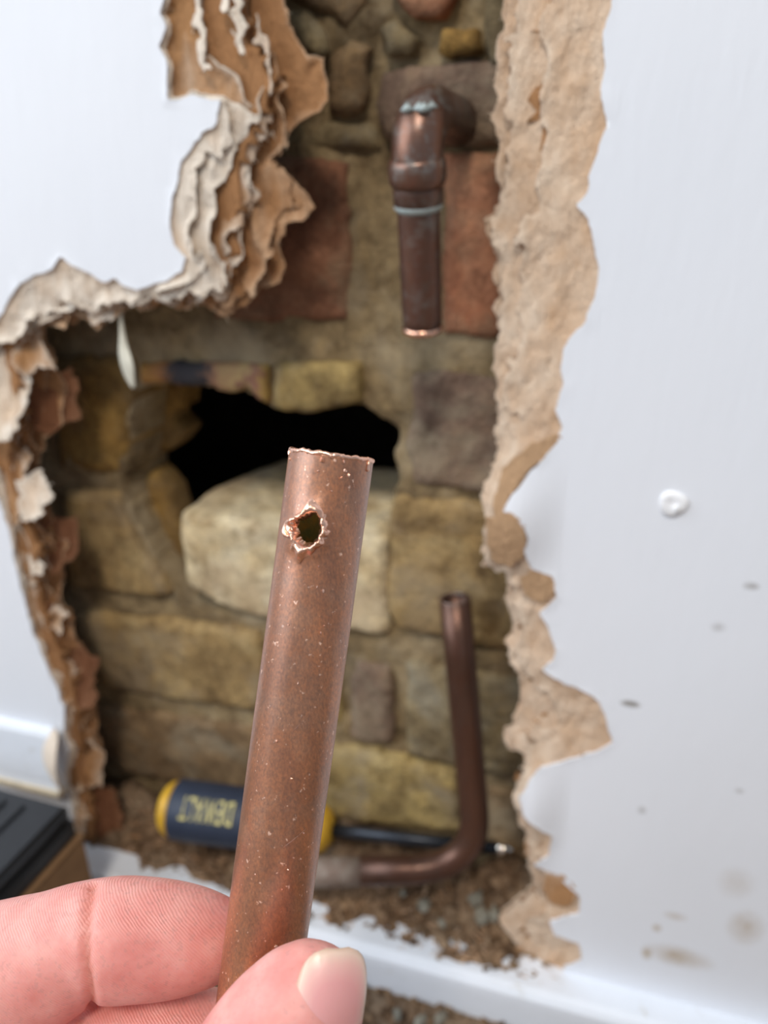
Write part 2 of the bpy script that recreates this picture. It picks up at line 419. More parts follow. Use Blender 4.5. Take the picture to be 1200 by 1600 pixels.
BR = [  # outline in the photograph, colour, how far proud (metres)
 ([(330, 246), (470, 244), (538, 250), (543, 330), (546, 420), (545, 503), (440, 505), (330, 500)], 'red', .0005),
 ([(692, 238), (800, 232), (830, 240), (830, 528), (760, 526), (690, 519), (690, 380)], 'redb', .0015),
 ([(80, 560), (150, 556), (206, 560), (202, 610), (194, 660), (192, 700), (186, 742), (150, 740), (85, 732)], 'amber', .0),
 ([(216, 570), (290, 568), (415, 572), (418, 634), (400, 628), (380, 612), (352, 616), (328, 607), (290, 600), (218, 602)], 'burnt', .002),
 ([(424, 570), (500, 566), (556, 572), (560, 632), (520, 638), (490, 646), (440, 644), (424, 630)], 'yellow', .004),
 ([(640, 580), (740, 585), (830, 596), (830, 775), (740, 768), (646, 758), (630, 700), (642, 660)], 'purple', .0),
 ([(90, 766), (150, 770), (186, 772), (194, 800), (220, 862), (268, 934), (230, 936), (105, 918)], 'tan', .001),
 ([(612, 780), (700, 784), (830, 800), (830, 1025), (760, 1016), (620, 985), (604, 960), (606, 850)], 'tan', .002),
 ([(110, 956), (300, 975), (400, 990), (412, 1040), (410, 1115), (280, 1100), (130, 1072)], 'tan', .001),
 ([(424, 992), (500, 1004), (530, 1010), (535, 1140), (480, 1132), (420, 1122)], 'yellow', .0),
 ([(548, 1036), (606, 1046), (614, 1100), (616, 1166), (570, 1164), (545, 1150)], 'purple', .001),
 ([(632, 1040), (720, 1052), (830, 1072), (830, 1230), (740, 1206), (634, 1184)], 'grey', .002),
 ([(140, 1098), (270, 1118), (400, 1140), (470, 1150), (480, 1265), (330, 1240), (160, 1204)], 'brown', .0),
 ([(506, 1168), (600, 1184), (715, 1210), (722, 1300), (640, 1300), (505, 1280)], 'yellow', .003),
 ([(734, 1226), (830, 1246), (840, 1350), (735, 1325)], 'brown', .0),
 ([(170, 1235), (330, 1265), (480, 1290), (490, 1390), (330, 1370), (190, 1330)], 'brown', -.001),
 ([(432, 20), (470, 10), (500, 40), (508, 80), (498, 96), (470, 80), (440, 60)], 'grey', .004),
 ([(515, 88), (545, 60), (572, 70), (570, 130), (560, 172), (540, 180), (508, 170), (508, 120)], 'brown', .003),
 ([(600, -30), (720, -30), (690, 24), (650, 28), (622, 14)], 'redb', .004),
 ([(690, 46), (752, 40), (754, 84), (720, 88), (678, 80)], 'amber', .005),
 ([(762, -30), (840, -30), (840, 90), (775, 96), (758, 60), (754, 20)], 'grey', .003),
 ([(592, 112), (640, 96), (760, 94), (830, 96), (830, 226), (700, 230), (600, 222), (586, 160)], 'purple', .002),
 ([(440, 190), (500, 184), (590, 186), (596, 232), (500, 236), (430, 240)], 'grey', -.0015),
 ([(590, 36), (620, 30), (650, 60), (640, 84), (600, 88)], 'grey', .003),
 ([(440, -110), (560, -120), (566, 0), (540, 40), (500, 20), (446, -10)], 'brown', .002),
]
for i, (pts, c, pr) in enumerate(BR):
    stone('brick', pts, MB[c], wall_back, d=D_BRICK-pr, seed=i+11, h=.0024, rnd=.0035, rough=.0013, warp=.0014, thick=.03 if i > 15 else .042)

for i, (pts, c, dd_) in enumerate([
    ([(196, 600), (250, 596), (285, 602), (284, 640), (266, 654), (287, 672), (270, 700), (236, 712), (190, 722)], 'amber', .034),
    ([(186, 735), (236, 744), (262, 775), (282, 830), (286, 890), (270, 918), (220, 862), (192, 800)], 'amber', .020)]):
    stone('brick', pts, MB[c], wall_back, d=D_BRICK+dd_, seed=i+71, h=.0024, rnd=.004, rough=.0018, warp=.0016, thick=.02)
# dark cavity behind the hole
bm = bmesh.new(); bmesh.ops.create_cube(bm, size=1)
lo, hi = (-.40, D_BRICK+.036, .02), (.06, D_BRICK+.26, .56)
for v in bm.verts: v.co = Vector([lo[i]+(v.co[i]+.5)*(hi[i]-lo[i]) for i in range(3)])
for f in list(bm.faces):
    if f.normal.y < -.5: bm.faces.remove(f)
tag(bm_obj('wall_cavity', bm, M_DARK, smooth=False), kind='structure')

# ------------------------------------------------------------------ torn fibreboard
PAINT_L = [(262, -430), (262, -40), (256, 0), (249, 22), (258, 45), (251, 75), (262, 110), (262, 155), (300, 150), (345, 158), (340, 185), (333, 204), (315, 208),
           (300, 225), (283, 255), (276, 290), (268, 330), (264, 358), (275, 385), (291, 405), (283, 424), (262, 438), (236, 446), (213, 450),
           (190, 446), (180, 435), (165, 441), (140, 430), (120, 420), (94, 404), (80, 420), (55, 430), (30, 445), (15, 462), (4, 490), (-22, 520), (-40, 600), (-30, 700),
           (-4, 775), (14, 830), (24, 880), (36, 930), (50, 985), (74, 1040), (100, 1105), (100, 1145), (108, 1172), (100, 1210), (112, 1260), (120, 1330), (130, 1450),
           (-700, 1450), (-700, -430)]
HOLE_L = [(440, -430), (438, -40), (440, 0), (452, 50), (474, 86), (500, 90), (506, 150), (490, 170), (468, 182), (446, 200), (440, 225), (416, 250), (432, 265), (457, 290),
          (483, 322), (468, 342), (441, 346), (430, 385), (441, 420), (434, 440), (400, 450), (386, 466), (370, 482), (345, 496), (312, 480), (272, 486),
          (240, 476), (216, 488), (200, 474), (180, 490), (150, 514), (128, 492), (104, 506), (66, 508), (62, 540), (86, 566), (92, 585), (100, 662), (74, 682), (60, 722),
          (76, 790), (106, 850), (95, 900), (100, 932), (122, 1000), (140, 1040), (149, 1100), (150, 1150), (162, 1220), (182, 1290), (170, 1330), (150, 1450),
          (-700, 1450), (-700, -430)]
PAINT_R = [(975, -430), (962, -30), (956, 10), (947, 40), (940, 70), (946, 100), (938, 140), (948, 190), (935, 230), (926, 270), (910, 310), (900, 320), (918, 340), (930, 385), (937, 420),
           (925, 470), (914, 500), (894, 520), (880, 545), (875, 580), (880, 600), (868, 640), (878, 665), (872, 692), (850, 718), (830, 736), (806, 765), (784, 792), (800, 810),
           (814, 804), (826, 832), (822, 868), (832, 885), (860, 900), (868, 935), (844, 960), (860, 985), (869, 1020), (864, 1036), (848, 1045), (880, 1070),
           (920, 1082), (946, 1112), (956, 1160), (930, 1176), (882, 1190), (850, 1196), (826, 1216), (814, 1240), (820, 1262), (846, 1285), (864, 1302),
           (858, 1330), (836, 1350), (872, 1370), (906, 1400), (903, 1428), (860, 1440), (866, 1460), (904, 1475), (912, 1500), (880, 1512), (880, 1620), (1900, 1900), (1900, -430)]
HOLE_R = [(790, -430), (788, -40), (784, 0), (780, 30), (770, 60), (775, 90), (765, 120), (770, 150), (762, 180), (775, 220), (772, 260), (775, 318), (750, 345), (760, 380), (771, 400),
          (760, 430), (776, 460), (765, 490), (778, 520), (770, 560), (775, 600), (772, 650), (778, 700), (770, 730), (760, 760), (758, 800), (755, 850),
          (750, 888), (766, 896), (790, 900), (785, 940), (795, 990), (790, 1030), (805, 1060), (811, 1100), (801, 1130), (784, 1160), (790, 1180),
          (820, 1190), (815, 1220), (803, 1240), (812, 1280), (820, 1320), (820, 1360), (832, 1400), (800, 1420), (772, 1450), (800, 1490), (800, 1620), (1900, 1900), (1900, -430)]

def torn_board(name, paint_px, hole_px, xr, zr, layers, paint_mat, lift_fn, bend_fn, seed, ragged, tilt, hole_d=D_BOARD):
    pp, hp = poly2(paint_px, D_BOARD), poly2(hole_px, hole_d)
    h = .0008; n8 = 8
    nx = int((xr[1]-xr[0])/(h*n8)); nz = int((zr[1]-zr[0])/(h*n8))
    xs = xr[0]+np.arange(nx*n8+1)*h; zs = zr[0]+np.arange(nz*n8+1)*h
    X, Z = np.meshgrid(xs, zs, indexing='ij'); sh = X.shape
    Q = np.stack([X.ravel(), Z.ravel()], 1)
    x_, z_ = Q[:, 0], Q[:, 1]
    w1 = np.stack([fbm(x_*180, z_*180, .3, seed, 4), fbm(x_*180, z_*180, 9.1, seed, 4)], 1)
    w2 = np.stack([fbm(x_*260, z_*260, 3.3, seed+5, 5), fbm(x_*260, z_*260, 7.1, seed+5, 5)], 1)
    dp = sdpoly(Q+w1*ragged[0], pp); dh = sdpoly(Q+w2*ragged[1], hp)
    a, b_ = np.clip(-dp, 0, None), np.clip(dh, 0, None)
    span = a+b_+1e-6
    t = np.where(dp > 0, -dp/.01, a/span)
    bend = bend_fn(x_, z_)
    core = None
    root = None
    out = []
    # painted skin
    ph = dp.reshape(sh)
    blk = ph[:-1, :-1].reshape(nx, n8, nz, n8).min((1, 3))
    bb = np.abs(bend.reshape(sh)[:-1, :-1]).reshape(nx, n8, nz, n8).max((1, 3))
    coarse = (blk > .0025) & (bb < .0002)
    keep = ~np.repeat(np.repeat(coarse, n8, 0), n8, 1)
    vx, vz, q, used = cut_grid(xs, zs, ph, keep)
    e = np.clip(dp[used], 0, None)
    y = D_BOARD + bend[used] - .00022*np.exp(-e/.002)*np.clip(noise(vx*120, vz*120, 2, seed)+.3, 0, 1)*2
    V = list(zip(vx, y, vz)); Fq = [tuple(r) for r in q]
    # cut edge of the paint skin
    es = {}
    for r in q:
        for k in range(4):
            a0, a1 = int(r[k]), int(r[(k+1) % 4]); key = (min(a0, a1), max(a0, a1))
            es[key] = None if key in es else (a0, a1)
    for v_ in es.values():
        if v_ and abs(dp[used[v_[0]]]) < h*1.5 and abs(dp[used[v_[1]]]) < h*1.5:
            k = len(V); p0, p1 = V[v_[0]], V[v_[1]]
            V += [p0, p1, (p1[0], p1[1]+.0011, p1[2]), (p0[0], p0[1]+.0011, p0[2])]; Fq.append((k+1, k, k+3, k+2))
    ii, jj = np.nonzero(coarse)
    for i, j in zip(ii, jj):
        k = len(V); x0, x1, z0, z1 = xs[i*n8], xs[(i+1)*n8], zs[j*n8], zs[(j+1)*n8]
        V += [(x0, D_BOARD, z0), (x1, D_BOARD, z0), (x1, D_BOARD, z1), (x0, D_BOARD, z1)]; Fq.append((k, k+1, k+2, k+3))
    # board beyond the torn stretch
    for (x0, x1, z0, z1) in out_rects[name](xs[0], xs[-1], zs[0], zs[-1]):
        k = len(V)
        V += [(x0, D_BOARD, z0), (x1, D_BOARD, z0), (x1, D_BOARD, z1), (x0, D_BOARD, z1)]; Fq.append((k, k+1, k+2, k+3))
    root = mesh_obj(name, V, Fq, paint_mat)
    # layers of torn board under the paint
    nl = len(layers)
    for k, (T, amp, mat, dep, ew) in enumerate(layers):
        if not callable(T) and T >= 1: phi = dh
        else:
            T_, amp_ = (T(x_, z_), amp(x_, z_)) if callable(T) else (T, amp)
            phi = (T_-t)*span + amp_*(fbm(x_*150, z_*95, k*5.3+1, seed+k, 5)*1.7+noise(x_*48, z_*34, k*3.1, seed+k)*.9)
        phi = np.minimum(phi, dh+.0004*(nl-k))
        phi = np.where(dp > .004, -.001, phi)
        vx, vz, q, used = cut_grid(xs, zs, phi.reshape(sh))
        if len(q) == 0: continue
        e = np.clip(phi[used], 0, None)
        L = lift_fn(vx, vz, k)
        cur = np.clip(.55+1.2*noise(vx*130, vz*90, k*3.7, seed+k), 0, 1.3)
        vis = sst(.0, .0022, -dp[used])              # only the uncovered part curls
        tl = tilt(vx, vz) if callable(tilt) else tilt
        y = D_BOARD+.0012+dep*(.35+.65*vis) - L*np.exp(-e/.0028)*cur*vis + tl*np.clip(t[used], 0, 1)
        y = y + .0012*fbm(vx*260, vz*150, k*2.2, seed+3*k, 4)*np.clip(t[used]*6, .1, 1) + bend[used]
        eww = ew(vx, vz) if callable(ew) else ew
        ed = np.exp(-e/eww)*(.55+.45*cur)*(.3+.7*vis)
        o = mesh_obj('paper_layer', np.stack([vx, y, vz], 1), q, mat, root, attrs={'edge': ed})
        md = o.modifiers.new('thickness', 'SOLIDIFY'); md.thickness = .0005; md.offset = 0
        out.append((vx, vz, np.where(dp[used] < -.0004, e, 1), y))
    # solid core
    phi = np.where(t < .6, (.6-t)*span, -.001)
    g = 4
    vx, vz, q, used = cut_grid(xs[::g], zs[::g], phi.reshape(sh)[::g, ::g])
    mesh = mesh_obj('board_core', np.stack([vx, np.full(len(vx), D_BOARD+.0075), vz], 1), q, M_LAYER[2], root, attrs={'edge': np.zeros(len(vx))})
    md = mesh.modifiers.new('thickness', 'SOLIDIFY'); md.thickness = .006; md.offset = 0
    # loose fibres standing off the torn edges
    rng = np.random.default_rng(seed)
    V, Fq = [], []
    for vx, vz, e, y in out:
        m = np.nonzero(e < .0022)[0]
        if len(m) == 0: continue
        for i in rng.choice(m, min(len(m), 420), replace=False):
            p = np.array([vx[i], y[i], vz[i]])
            dr = rng.normal(size=3)*np.array([1, .9, 1]); dr[1] -= .35; dr /= np.linalg.norm(dr)
            ln = rng.uniform(.0008, .0026); s = np.cross(dr, rng.normal(size=3)); s /= np.linalg.norm(s)+1e-9
            wd = rng.uniform(.00006, .00013); bnd = rng.normal(size=3)*ln*.3
            k = len(V)
            V += [p-s*wd, p+s*wd, p+dr*ln*.55+bnd*.4+s*wd*.7, p+dr*ln*.55+bnd*.4-s*wd*.7, p+dr*ln+bnd]
            Fq += [(k, k+1, k+2, k+3), (k+3, k+2, k+4)]
    fo = mesh_obj('loose_fibres', V, Fq, M_FIBRE, root, attrs={'edge': np.ones(len(V))})
    fo['kind'] = 'stuff'
    return root

zt, zb = W(300, -400, D_BOARD)[2], 0.0
out_rects = {
 'wall_left': lambda x0, x1, z0, z1: [(-1.2, x0, 0, 1.4), (x0, x1, z1, 1.4)],
 'wall_right': lambda x0, x1, z0, z1: [(x1, .9, 0, 1.4), (x0, x1, z1, 1.4)],
}
XM = -.050
def lift_l(x, z, k):
    up = sst(CAMZ-.005, CAMZ+.02, z)
    return .0012+.0014*(1-up)+.0004*k
def bend_l(x, z):
    # lower left: the board sags back into the gap
    lowf = sst(CAMZ-.06, CAMZ-.14, z)
    return .0*lowf
def lift_r(x, z, k):
    return .0012+.0004*k
def bend_r(x, z):
    p = W(815, 815, D_BOARD); q = W(840, 1275, D_BOARD)
    g1 = np.exp(-((z-p[2])/.020)**2)*(1-sst(p[0]-.004, p[0]+.017, x))
    g2 = np.exp(-((z-q[2])/.026)**2)*(1-sst(q[0]-.004, q[0]+.014, x))
    return -.006*g1-.005*g2
def px_of(x, z):
    r = np.stack([x, np.full(len(x), D_BOARD), z-CAMZ], 1); zz = r@FWD
    return 600+FPX*(r@RGT)/zz, 800-FPX*(r@UPV)/zz
def zones(x, z):
    a, b_ = px_of(x, z)
    U = 1-sst(150, 185, b_)
    Hh = sst(380, 410, b_)*(1-sst(515, 560, b_))*(1-sst(215, 290, a))
    B = sst(515, 560, b_)*(1-Hh)
    M_ = np.clip(1-U-Hh-B, 0, 1)
    return U, M_, Hh, B
def zmix(u, m, hh, bb):
    def f(x, z):
        U, M_, Hh, B = zones(x, z); return U*u+M_*m+Hh*hh+B*bb
    return f
AMP = zmix(.0009, .0046, .0030, .0030)
EWD = zmix(.0006, .0056, .0060, .0016)
LL = [(zmix(.01, .26, .66, .05), AMP, M_LAYER[0], 0, EWD), (zmix(.03, .44, .78, .14), AMP, M_LAYER[0], .0012, EWD), (zmix(.30, .60, .86, .36), AMP, M_LAYER[1], .0025, EWD),
      (zmix(.52, .75, .90, .56), AMP, M_LAYER[1], .0038, EWD), (zmix(.68, .88, .95, .80), AMP, M_LAYER[2], .0052, EWD), (1.0, 0, M_LAYER[2], .0068, EWD)]
wall_left = torn_board('wall_left', PAINT_L, HOLE_L, (-.36, XM-.05), (CAMZ-.37, CAMZ+.12), LL, M_PAINT, lift_l, bend_l, 21, (.0016, .0022), zmix(.004, .004, .004, .011), lambda x, y: D_BOARD+.006+.010*float(sst(500, 580, y)))
tag(wall_left, 'white painted fibreboard left of the opening, its torn edge peeled into brown layers', kind='structure')
LR = [(.60, .0045, M_LAYER_R, 0, .003), (.95, .0030, M_LAYER_R, .0009, .003), (1.0, 0, M_LAYER_R2, .0030, .003)]
wall_right = torn_board('wall_right', PAINT_R, HOLE_R, (XM-.010, XM+.115), (CAMZ-.385, CAMZ+.12), LR, M_PAINT_R, lift_r, bend_r, 33, (.0016, .0022), .0045)
tag(wall_right, 'white painted fibreboard right of the opening, its torn edge showing buff fibre', kind='structure')

# skirting boards
def extrude_profile(name, prof, x0, x1, mat, parent=None):
    V = []; n = len(prof)
    for x in (x0, x1):
        V += [(x, y, z) for y, z in prof]
    Fq = [(i, (i+1) % n, n+(i+1) % n, n+i) for i in range(n)] + [tuple(range(n-1, -1, -1)), tuple(range(n, 2*n))]
    o = mesh_obj(name, V, Fq, mat, parent, smooth=False)
    bm = bmesh.new(); bm.from_mesh(o.data); bmesh.ops.recalc_face_normals(bm, faces=bm.faces); bm.to_mesh(o.data); bm.free()
    return o
SK = [(.2785, 0), (.2785, Z_SKIRT-.001), (.262, Z_SKIRT), (.2590, Z_SKIRT-.001), (.2573, Z_SKIRT-.0035), (.257, Z_SKIRT-.008), (.257, 0)]
tag(extrude_profile('baseboard_right', SK, -.283, .9, M_GLOSS), 'white painted skirting board below the opening', kind='structure')
zt0, zt1 = W(0, 1118, D_BOARD)[2], W(0, 1212, .27)[2]
TR = [(.2745, zt1), (.2745, zt0), (.2715, zt0-.001), (.270, zt0-.004), (.2695, zt1+.004), (.269, zt1+.001), (.269, zt1)]
trim = extrude_profile('trim_1', TR, -1.2, -.281, M_GLOSS)
tag(trim, 'white painted moulding low on the left board', kind='structure')
extrude_profile('bare_edge', [(.2745, zt1-.004), (.2745, zt1), (.2675, zt1), (.267, zt1-.002), (.2675, zt1-.004)], -1.2, -.281, M_CREAMW, trim)

# ================================================================== OBJECTS
# tube along a path
def tube(path, rad, nseg=28, caps=True):
    """path: list of points, rad: radius per point -> verts, faces"""
    P = [np.asarray(p, float) for p in path]
    if np.isscalar(rad): rad = [rad]*len(P)
    T = []
    for i in range(len(P)):
        v = P[min(i+1, len(P)-1)]-P[max(i-1, 0)]; T.append(v/np.linalg.norm(v))
    n = np.cross(T[0], [0.3, .2, 1]);
    if np.linalg.norm(n) < .1: n = np.cross(T[0], [1, 0, 0])
    n /= np.linalg.norm(n)
    V, Fq = [], []
    for i, (p, t_, r) in enumerate(zip(P, T, rad)):
        n = n-t_*(n@t_); n /= np.linalg.norm(n); b_ = np.cross(t_, n)
        for k in range(nseg):
            a = 2*math.pi*k/nseg
            V.append(p+r*(math.cos(a)*n+math.sin(a)*b_))
    for i in range(len(P)-1):
        for k in range(nseg):
            k2 = (k+1) % nseg
            Fq.append((i*nseg+k, i*nseg+k2, (i+1)*nseg+k2, (i+1)*nseg+k))
    if caps:
        Fq.append(tuple(range(nseg-1, -1, -1))); Fq.append(tuple((len(P)-1)*nseg+k for k in range(nseg)))
    return V, Fq
def arc(p0, c, p1, n=14):
    """smooth corner between p0 and p1 about control c (quadratic)"""
    p0, c, p1 = map(np.asarray, (p0, c, p1))
    return [(1-s)**2*p0+2*s*(1-s)*c+s*s*p1 for s in np.linspace(0, 1, n)]
def fix_normals(o):
    bm = bmesh.new(); bm.from_mesh(o.data); bmesh.ops.recalc_face_normals(bm, faces=bm.faces); bm.to_mesh(o.data); bm.free()
def hollow(path, ro, ri, nseg=32):
    """open tube with wall thickness"""
    V, Fq = tube(path, ro, nseg, False)
    V2, F2 = tube(path, ri, nseg, False)
    n = len(V); V = V+V2; Fq = Fq+[tuple(reversed([n+i for i in f])) for f in F2]
    L = len(path)-1
    for base in (0, L*nseg):
        for k in range(nseg):
            k2 = (k+1) % nseg
            f = (base+k, base+k2, n+base+k2, n+base+k)
            Fq.append(f if base else tuple(reversed(f)))
    return V, Fq

# --- pale loose brick in the hole
def rounded_block(name, lo, hi, mat, seed, rnd=.006, cuts=10, rough=.0015, taper=None):
    bm = bmesh.new(); bmesh.ops.create_cube(bm, size=2)
    bmesh.ops.subdivide_edges(bm, edges=bm.edges[:], cuts=cuts, use_grid_fill=True)
    lo, hi = np.array(lo), np.array(hi); c = (lo+hi)/2; hf = (hi-lo)/2
    for v in bm.verts:
        p = np.array(v.co)*hf
        inner = np.clip(p, -(hf-rnd), hf-rnd)
        dlt = p-inner; L = np.linalg.norm(dlt)
        if L > 1e-9: p = inner+dlt/L*min(L, rnd)
        nn = np.array(v.co); nn = nn/np.linalg.norm(nn)
        q = (p+c)
        s = float(fbm(np.array([q[0]*55]), np.array([q[1]*55]), np.array([q[2]*55+seed]), seed)[0])
        p = p+nn*s*rough*2
        if taper: p = taper(p, hf)
        v.co = Vector(p+c)
    return bm_obj(name, bm, mat)
pl = W(276, 800, .313); pr = W(603, 800, .313); pb = W(345, 957, .313)
def chip(p, hf):
    # broken lower left and rear upper left corners
    u = (-p[0]/hf[0]); w = -p[2]/hf[2]
    k = max(0, u+w*1.0-1.45)
    p = p+np.array([k*.020, 0, k*.020])
    k2 = max(0, u+p[1]/hf[1]*.9-.85)
    p = p+np.array([k2*.017, 0, 0])
    return p
o = rounded_block('loose_brick', (pl[0], .313, pb[2]), (pr[0], .408, pl[2]-.0005), MB['pale'], 5, .0045, 18, .0015, chip)
tag(o, 'pale buff rounded brick lying loose inside the dark hole in the wall', 'brick')
# mortar bed it rests on
bb = rounded_block('mortar_bed', (pl[0]-.012, .320, .02+.04), (pr[0]+.02, .42, pb[2]+.0015), M_MORTAR, 9, .004, 8, .001)
bb.parent = wall_back

# --- upper elbow pipe
X0 = W(654, 300, .27)[0]
def col(px, py, d): return W(px, py, d)
pA = col(651, 232, .270); pEnd = col(660, 514, .283)
ax = (pEnd-pA)/np.linalg.norm(pEnd-pA)
zt_ = col(655, 171, .270)[2]
corner = pA+ax*((zt_-pA[2])/ax[2])
wallp = corner+np.array([.003, .052, -.001])
bend_in = corner+np.array([.0012, .020, 0]); bend_out = corner+ax*.020
el = empty('elbow_pipe', pEnd)
tag(el, 'aged copper pipe with a soldered elbow coming out of the brick wall', 'pipe')
dn = lambda s: pA+ax*s
sL = lambda py: (col(655, py, .271)[2]-pA[2])/ax[2]
path = [wallp]+arc(bend_in, corner, bend_out, 18)+[dn(sL(262))]
V, Fq = tube(path, .0087, 36)
elb = adopt(mesh_obj('elbow', V, Fq, M_CU_ELB), el)
s0 = sL(268)
ring = [dn(s0+q*.0046) for q in np.linspace(-1, 1, 9)]
V, Fq = tube(ring, [.0087+.0012*math.sqrt(max(0, 1-q*q)) for q in np.linspace(-1, 1, 9)], 36)
adopt(mesh_obj('bead', V, Fq, M_CU_ELB), el)
V, Fq = tube([dn(sL(268)), dn(sL(300)), dn(sL(318)), dn(sL(321))], [.0087, .0086, .0085, .0080], 36)
adopt(mesh_obj('socket', V, Fq, M_CU_OLD), el)
V, Fq = tube([dn(sL(321)+q*.0016) for q in (-1, -.4, .4, 1)], [.0079, .0085, .0083, .0076], 36)
adopt(mesh_obj('solder_ring', V, Fq, M_SOLDER), el)
V, Fq = hollow([dn(s) for s in np.linspace(sL(310), np.linalg.norm(pEnd-pA), 10)], .0074, .0065, 36)
tl = adopt(mesh_obj('tail_pipe', V, Fq, M_CU_OLD), el)
V, Fq = hollow([pEnd-ax*.0016, pEnd-ax*.0004, pEnd+ax*.0006], .00755, .0062, 36)
adopt(mesh_obj('cut_rim', V, Fq, M_CU_CUT), el)
# crust of verdigris on top of the elbow
rng = np.random.default_rng(4)
V, Fq = [], []
for i in range(16):
    p = corner+np.array([rng.uniform(-.004, .005), rng.uniform(-.004, .010), 0]); p = p+np.array([0, 0, .0020-.2*abs(p[1]-corner[1]-.004)])
    r = rng.uniform(.0012, .0026); k = len(V)
    for a in range(6): V.append(p+np.array([r*math.cos(a*1.047), r*math.sin(a*1.047), -.0014]))
    V.append(p+np.array([0, 0, r*.4])); V.append(p-np.array([0, 0, r]))
    for a in range(6): Fq += [(k+a, k+(a+1) % 6, k+6), (k+(a+1) % 6, k+a, k+7)]
adopt(mesh_obj('verdigris_crust', V, Fq, M_SOLDER), elb)['label'] = 'blue-green verdigris crust'

# --- lower bent pipe
q0 = col(711, 936, .302); q1 = col(748, 1350, .290)
z_h = q1[2]-.002
ax2 = (q1-q0)/np.linalg.norm(q1-q0)
cor = q0+ax2*((z_h-q0[2])/ax2[2])
hl = Wz(540, 1362, z_h)
hdir = (hl-cor)/np.linalg.norm(hl-cor)
lp = empty('bent_pipe', (cor[0], cor[1], z_h-.0075))
tag(lp, 'dark brown copper pipe bent upward with an open top, right of the screwdriver', 'pipe')
path = [q0, q0+ax2*.03, q0+ax2*.07]+arc(cor-ax2*.034, cor, cor+hdir*.036, 26)+[cor+hdir*.061]
V, Fq = hollow(path, .0073, .0064, 36)
adopt(mesh_obj('riser', V, Fq, M_CU_DRK), lp)
V, Fq = hollow([cor+hdir*.0600, cor+hdir*.072, cor+hdir*.090], .0073, .0064, 36)
adopt(mesh_obj('dusty_run', V, Fq, M_DUSTY), lp)
V, Fq = hollow([q0-ax2*.0006, q0+ax2*.0012], .0071, .0060, 36)
adopt(mesh_obj('cut_rim', V, Fq, M_CU_OLD), lp)

# --- screwdriver
sA = col(257, 1261, .281); sB = col(512, 1296, .292); sC = col(800, 1328, .3085)
sd_ = (sB-sA); hlen = np.linalg.norm(sd_); sd_ /= hlen
sh_ = (sC-sB); slen = np.linalg.norm(sh_); sh_ /= slen
scr = empty('screwdriver', sA-np.array([0, 0, .015]))
tag(scr, 'screwdriver with navy handle, yellow cap and black shaft lying in the opening', 'screwdriver')
RH = .0165
V, Fq = tube([sA+sd_*s for s in (-.0012, 0, .0015, .0035, .008)], [.007, .0105, .0128, .0145, RH-.0006], 32)
adopt(mesh_obj('end_cap', V, Fq, M_YEL), scr)
V, Fq = tube([sA+sd_*s for s in (.0072, .0085, .03, hlen*.5, hlen*.72, hlen*.86, hlen*.93)], [RH-.0012, RH, RH, RH*.98, RH*.86, RH*.72, RH*.74], 32)
hdl = adopt(mesh_obj('handle', V, Fq, M_NAVY), scr)
V, Fq = tube([sA+sd_*s for s in (hlen*.92, hlen*.95, hlen*1.0, hlen*1.03)], [RH*.74, RH*.80, RH*.66, RH*.4], 32)
adopt(mesh_obj('collar', V, Fq, M_YEL), scr)
V, Fq = tube([sB, sB+sh_*slen*.5, sB+sh_*slen*.92], .0035, 20)
adopt(mesh_obj('shaft', V, Fq, M_SHAFT), scr)
V, Fq = tube([sB+sh_*slen*.915, sB+sh_*slen*.96, sB+sh_*slen], [.0035, .0034, .0022], 20)
adopt(mesh_obj('tip', V, Fq, M_STEEL), scr)
# lettering printed on the handle (it lies upside down), wrapped on the grip
cu = bpy.data.curves.new('lettering', 'FONT'); cu.body = 'DEWALT'; cu.size = .0185; cu.extrude = 0.0; cu.offset = .0002
cu.align_x = 'CENTER'; cu.align_y = 'CENTER'; cu.space_character = 1.1
to = bpy.data.objects.new('lettering', cu); COL.objects.link(to)
dg = bpy.context.evaluated_depsgraph_get()
me = bpy.data.meshes.new_from_object(to.evaluated_get(dg)); bpy.data.objects.remove(to)
bm = bmesh.new(); bm.from_mesh(me)
bmesh.ops.subdivide_edges(bm, edges=bm.edges[:], cuts=3)
mid = sA+sd_*hlen*.325
view = CAM-mid; view -= sd_*(view@sd_); view /= np.linalg.norm(view)
upd = np.cross(view, sd_)          # up the handle as seen
xsc = .0300/max(1e-6, max(v.co.x for v in bm.verts)-min(v.co.x for v in bm.verts))
tiltup = .10
for v in bm.verts:
    x, y = -v.co.x*xsc, -v.co.y*.95    # turned by 180 degrees
    a = y/RH+tiltup
    v.co = Vector(mid+sd_*x+(RH+.0002)*(math.cos(a)*view+math.sin(a)*upd))
adopt(bm_obj('lettering', bm, M_YELT, smooth=False), hdl)['label'] = 'yellow lettering printed on the handle, upside down'

# --- rubble behind the skirting
rx = np.linspace(-.30, -.006, 110); ry = np.linspace(.263, .322, 34)
RX, RY = np.meshgrid(rx, ry, indexing='ij')
RZ = Z_SKIRT-.001+.030*sst(.268, .318, RY)*(.55+.45*noise(RX*40, RY*40, 1, 3)) + .007*fbm(RX*120, RY*120, 2, 5, 5)
FE = .264+.009*(1-sst(-.21, -.12, RX))+.004*noise(RX*60, RX*0, 0, 8)
RZ = RZ-.010*(1-sst(FE-.003, FE+.004, RY))
nx, ny = RX.shape
V = list(zip(RX.ravel(), RY.ravel(), RZ.ravel())); Fq = [(i*ny+j, (i+1)*ny+j, (i+1)*ny+j+1, i*ny+j+1) for i in range(nx-1) for j in range(ny-1)]
rub = mesh_obj('rubble', V, Fq, M_RUB)
tag(rub, 'brown brick dust and torn fibre heaped behind the skirting', 'rubble', kind='stuff')
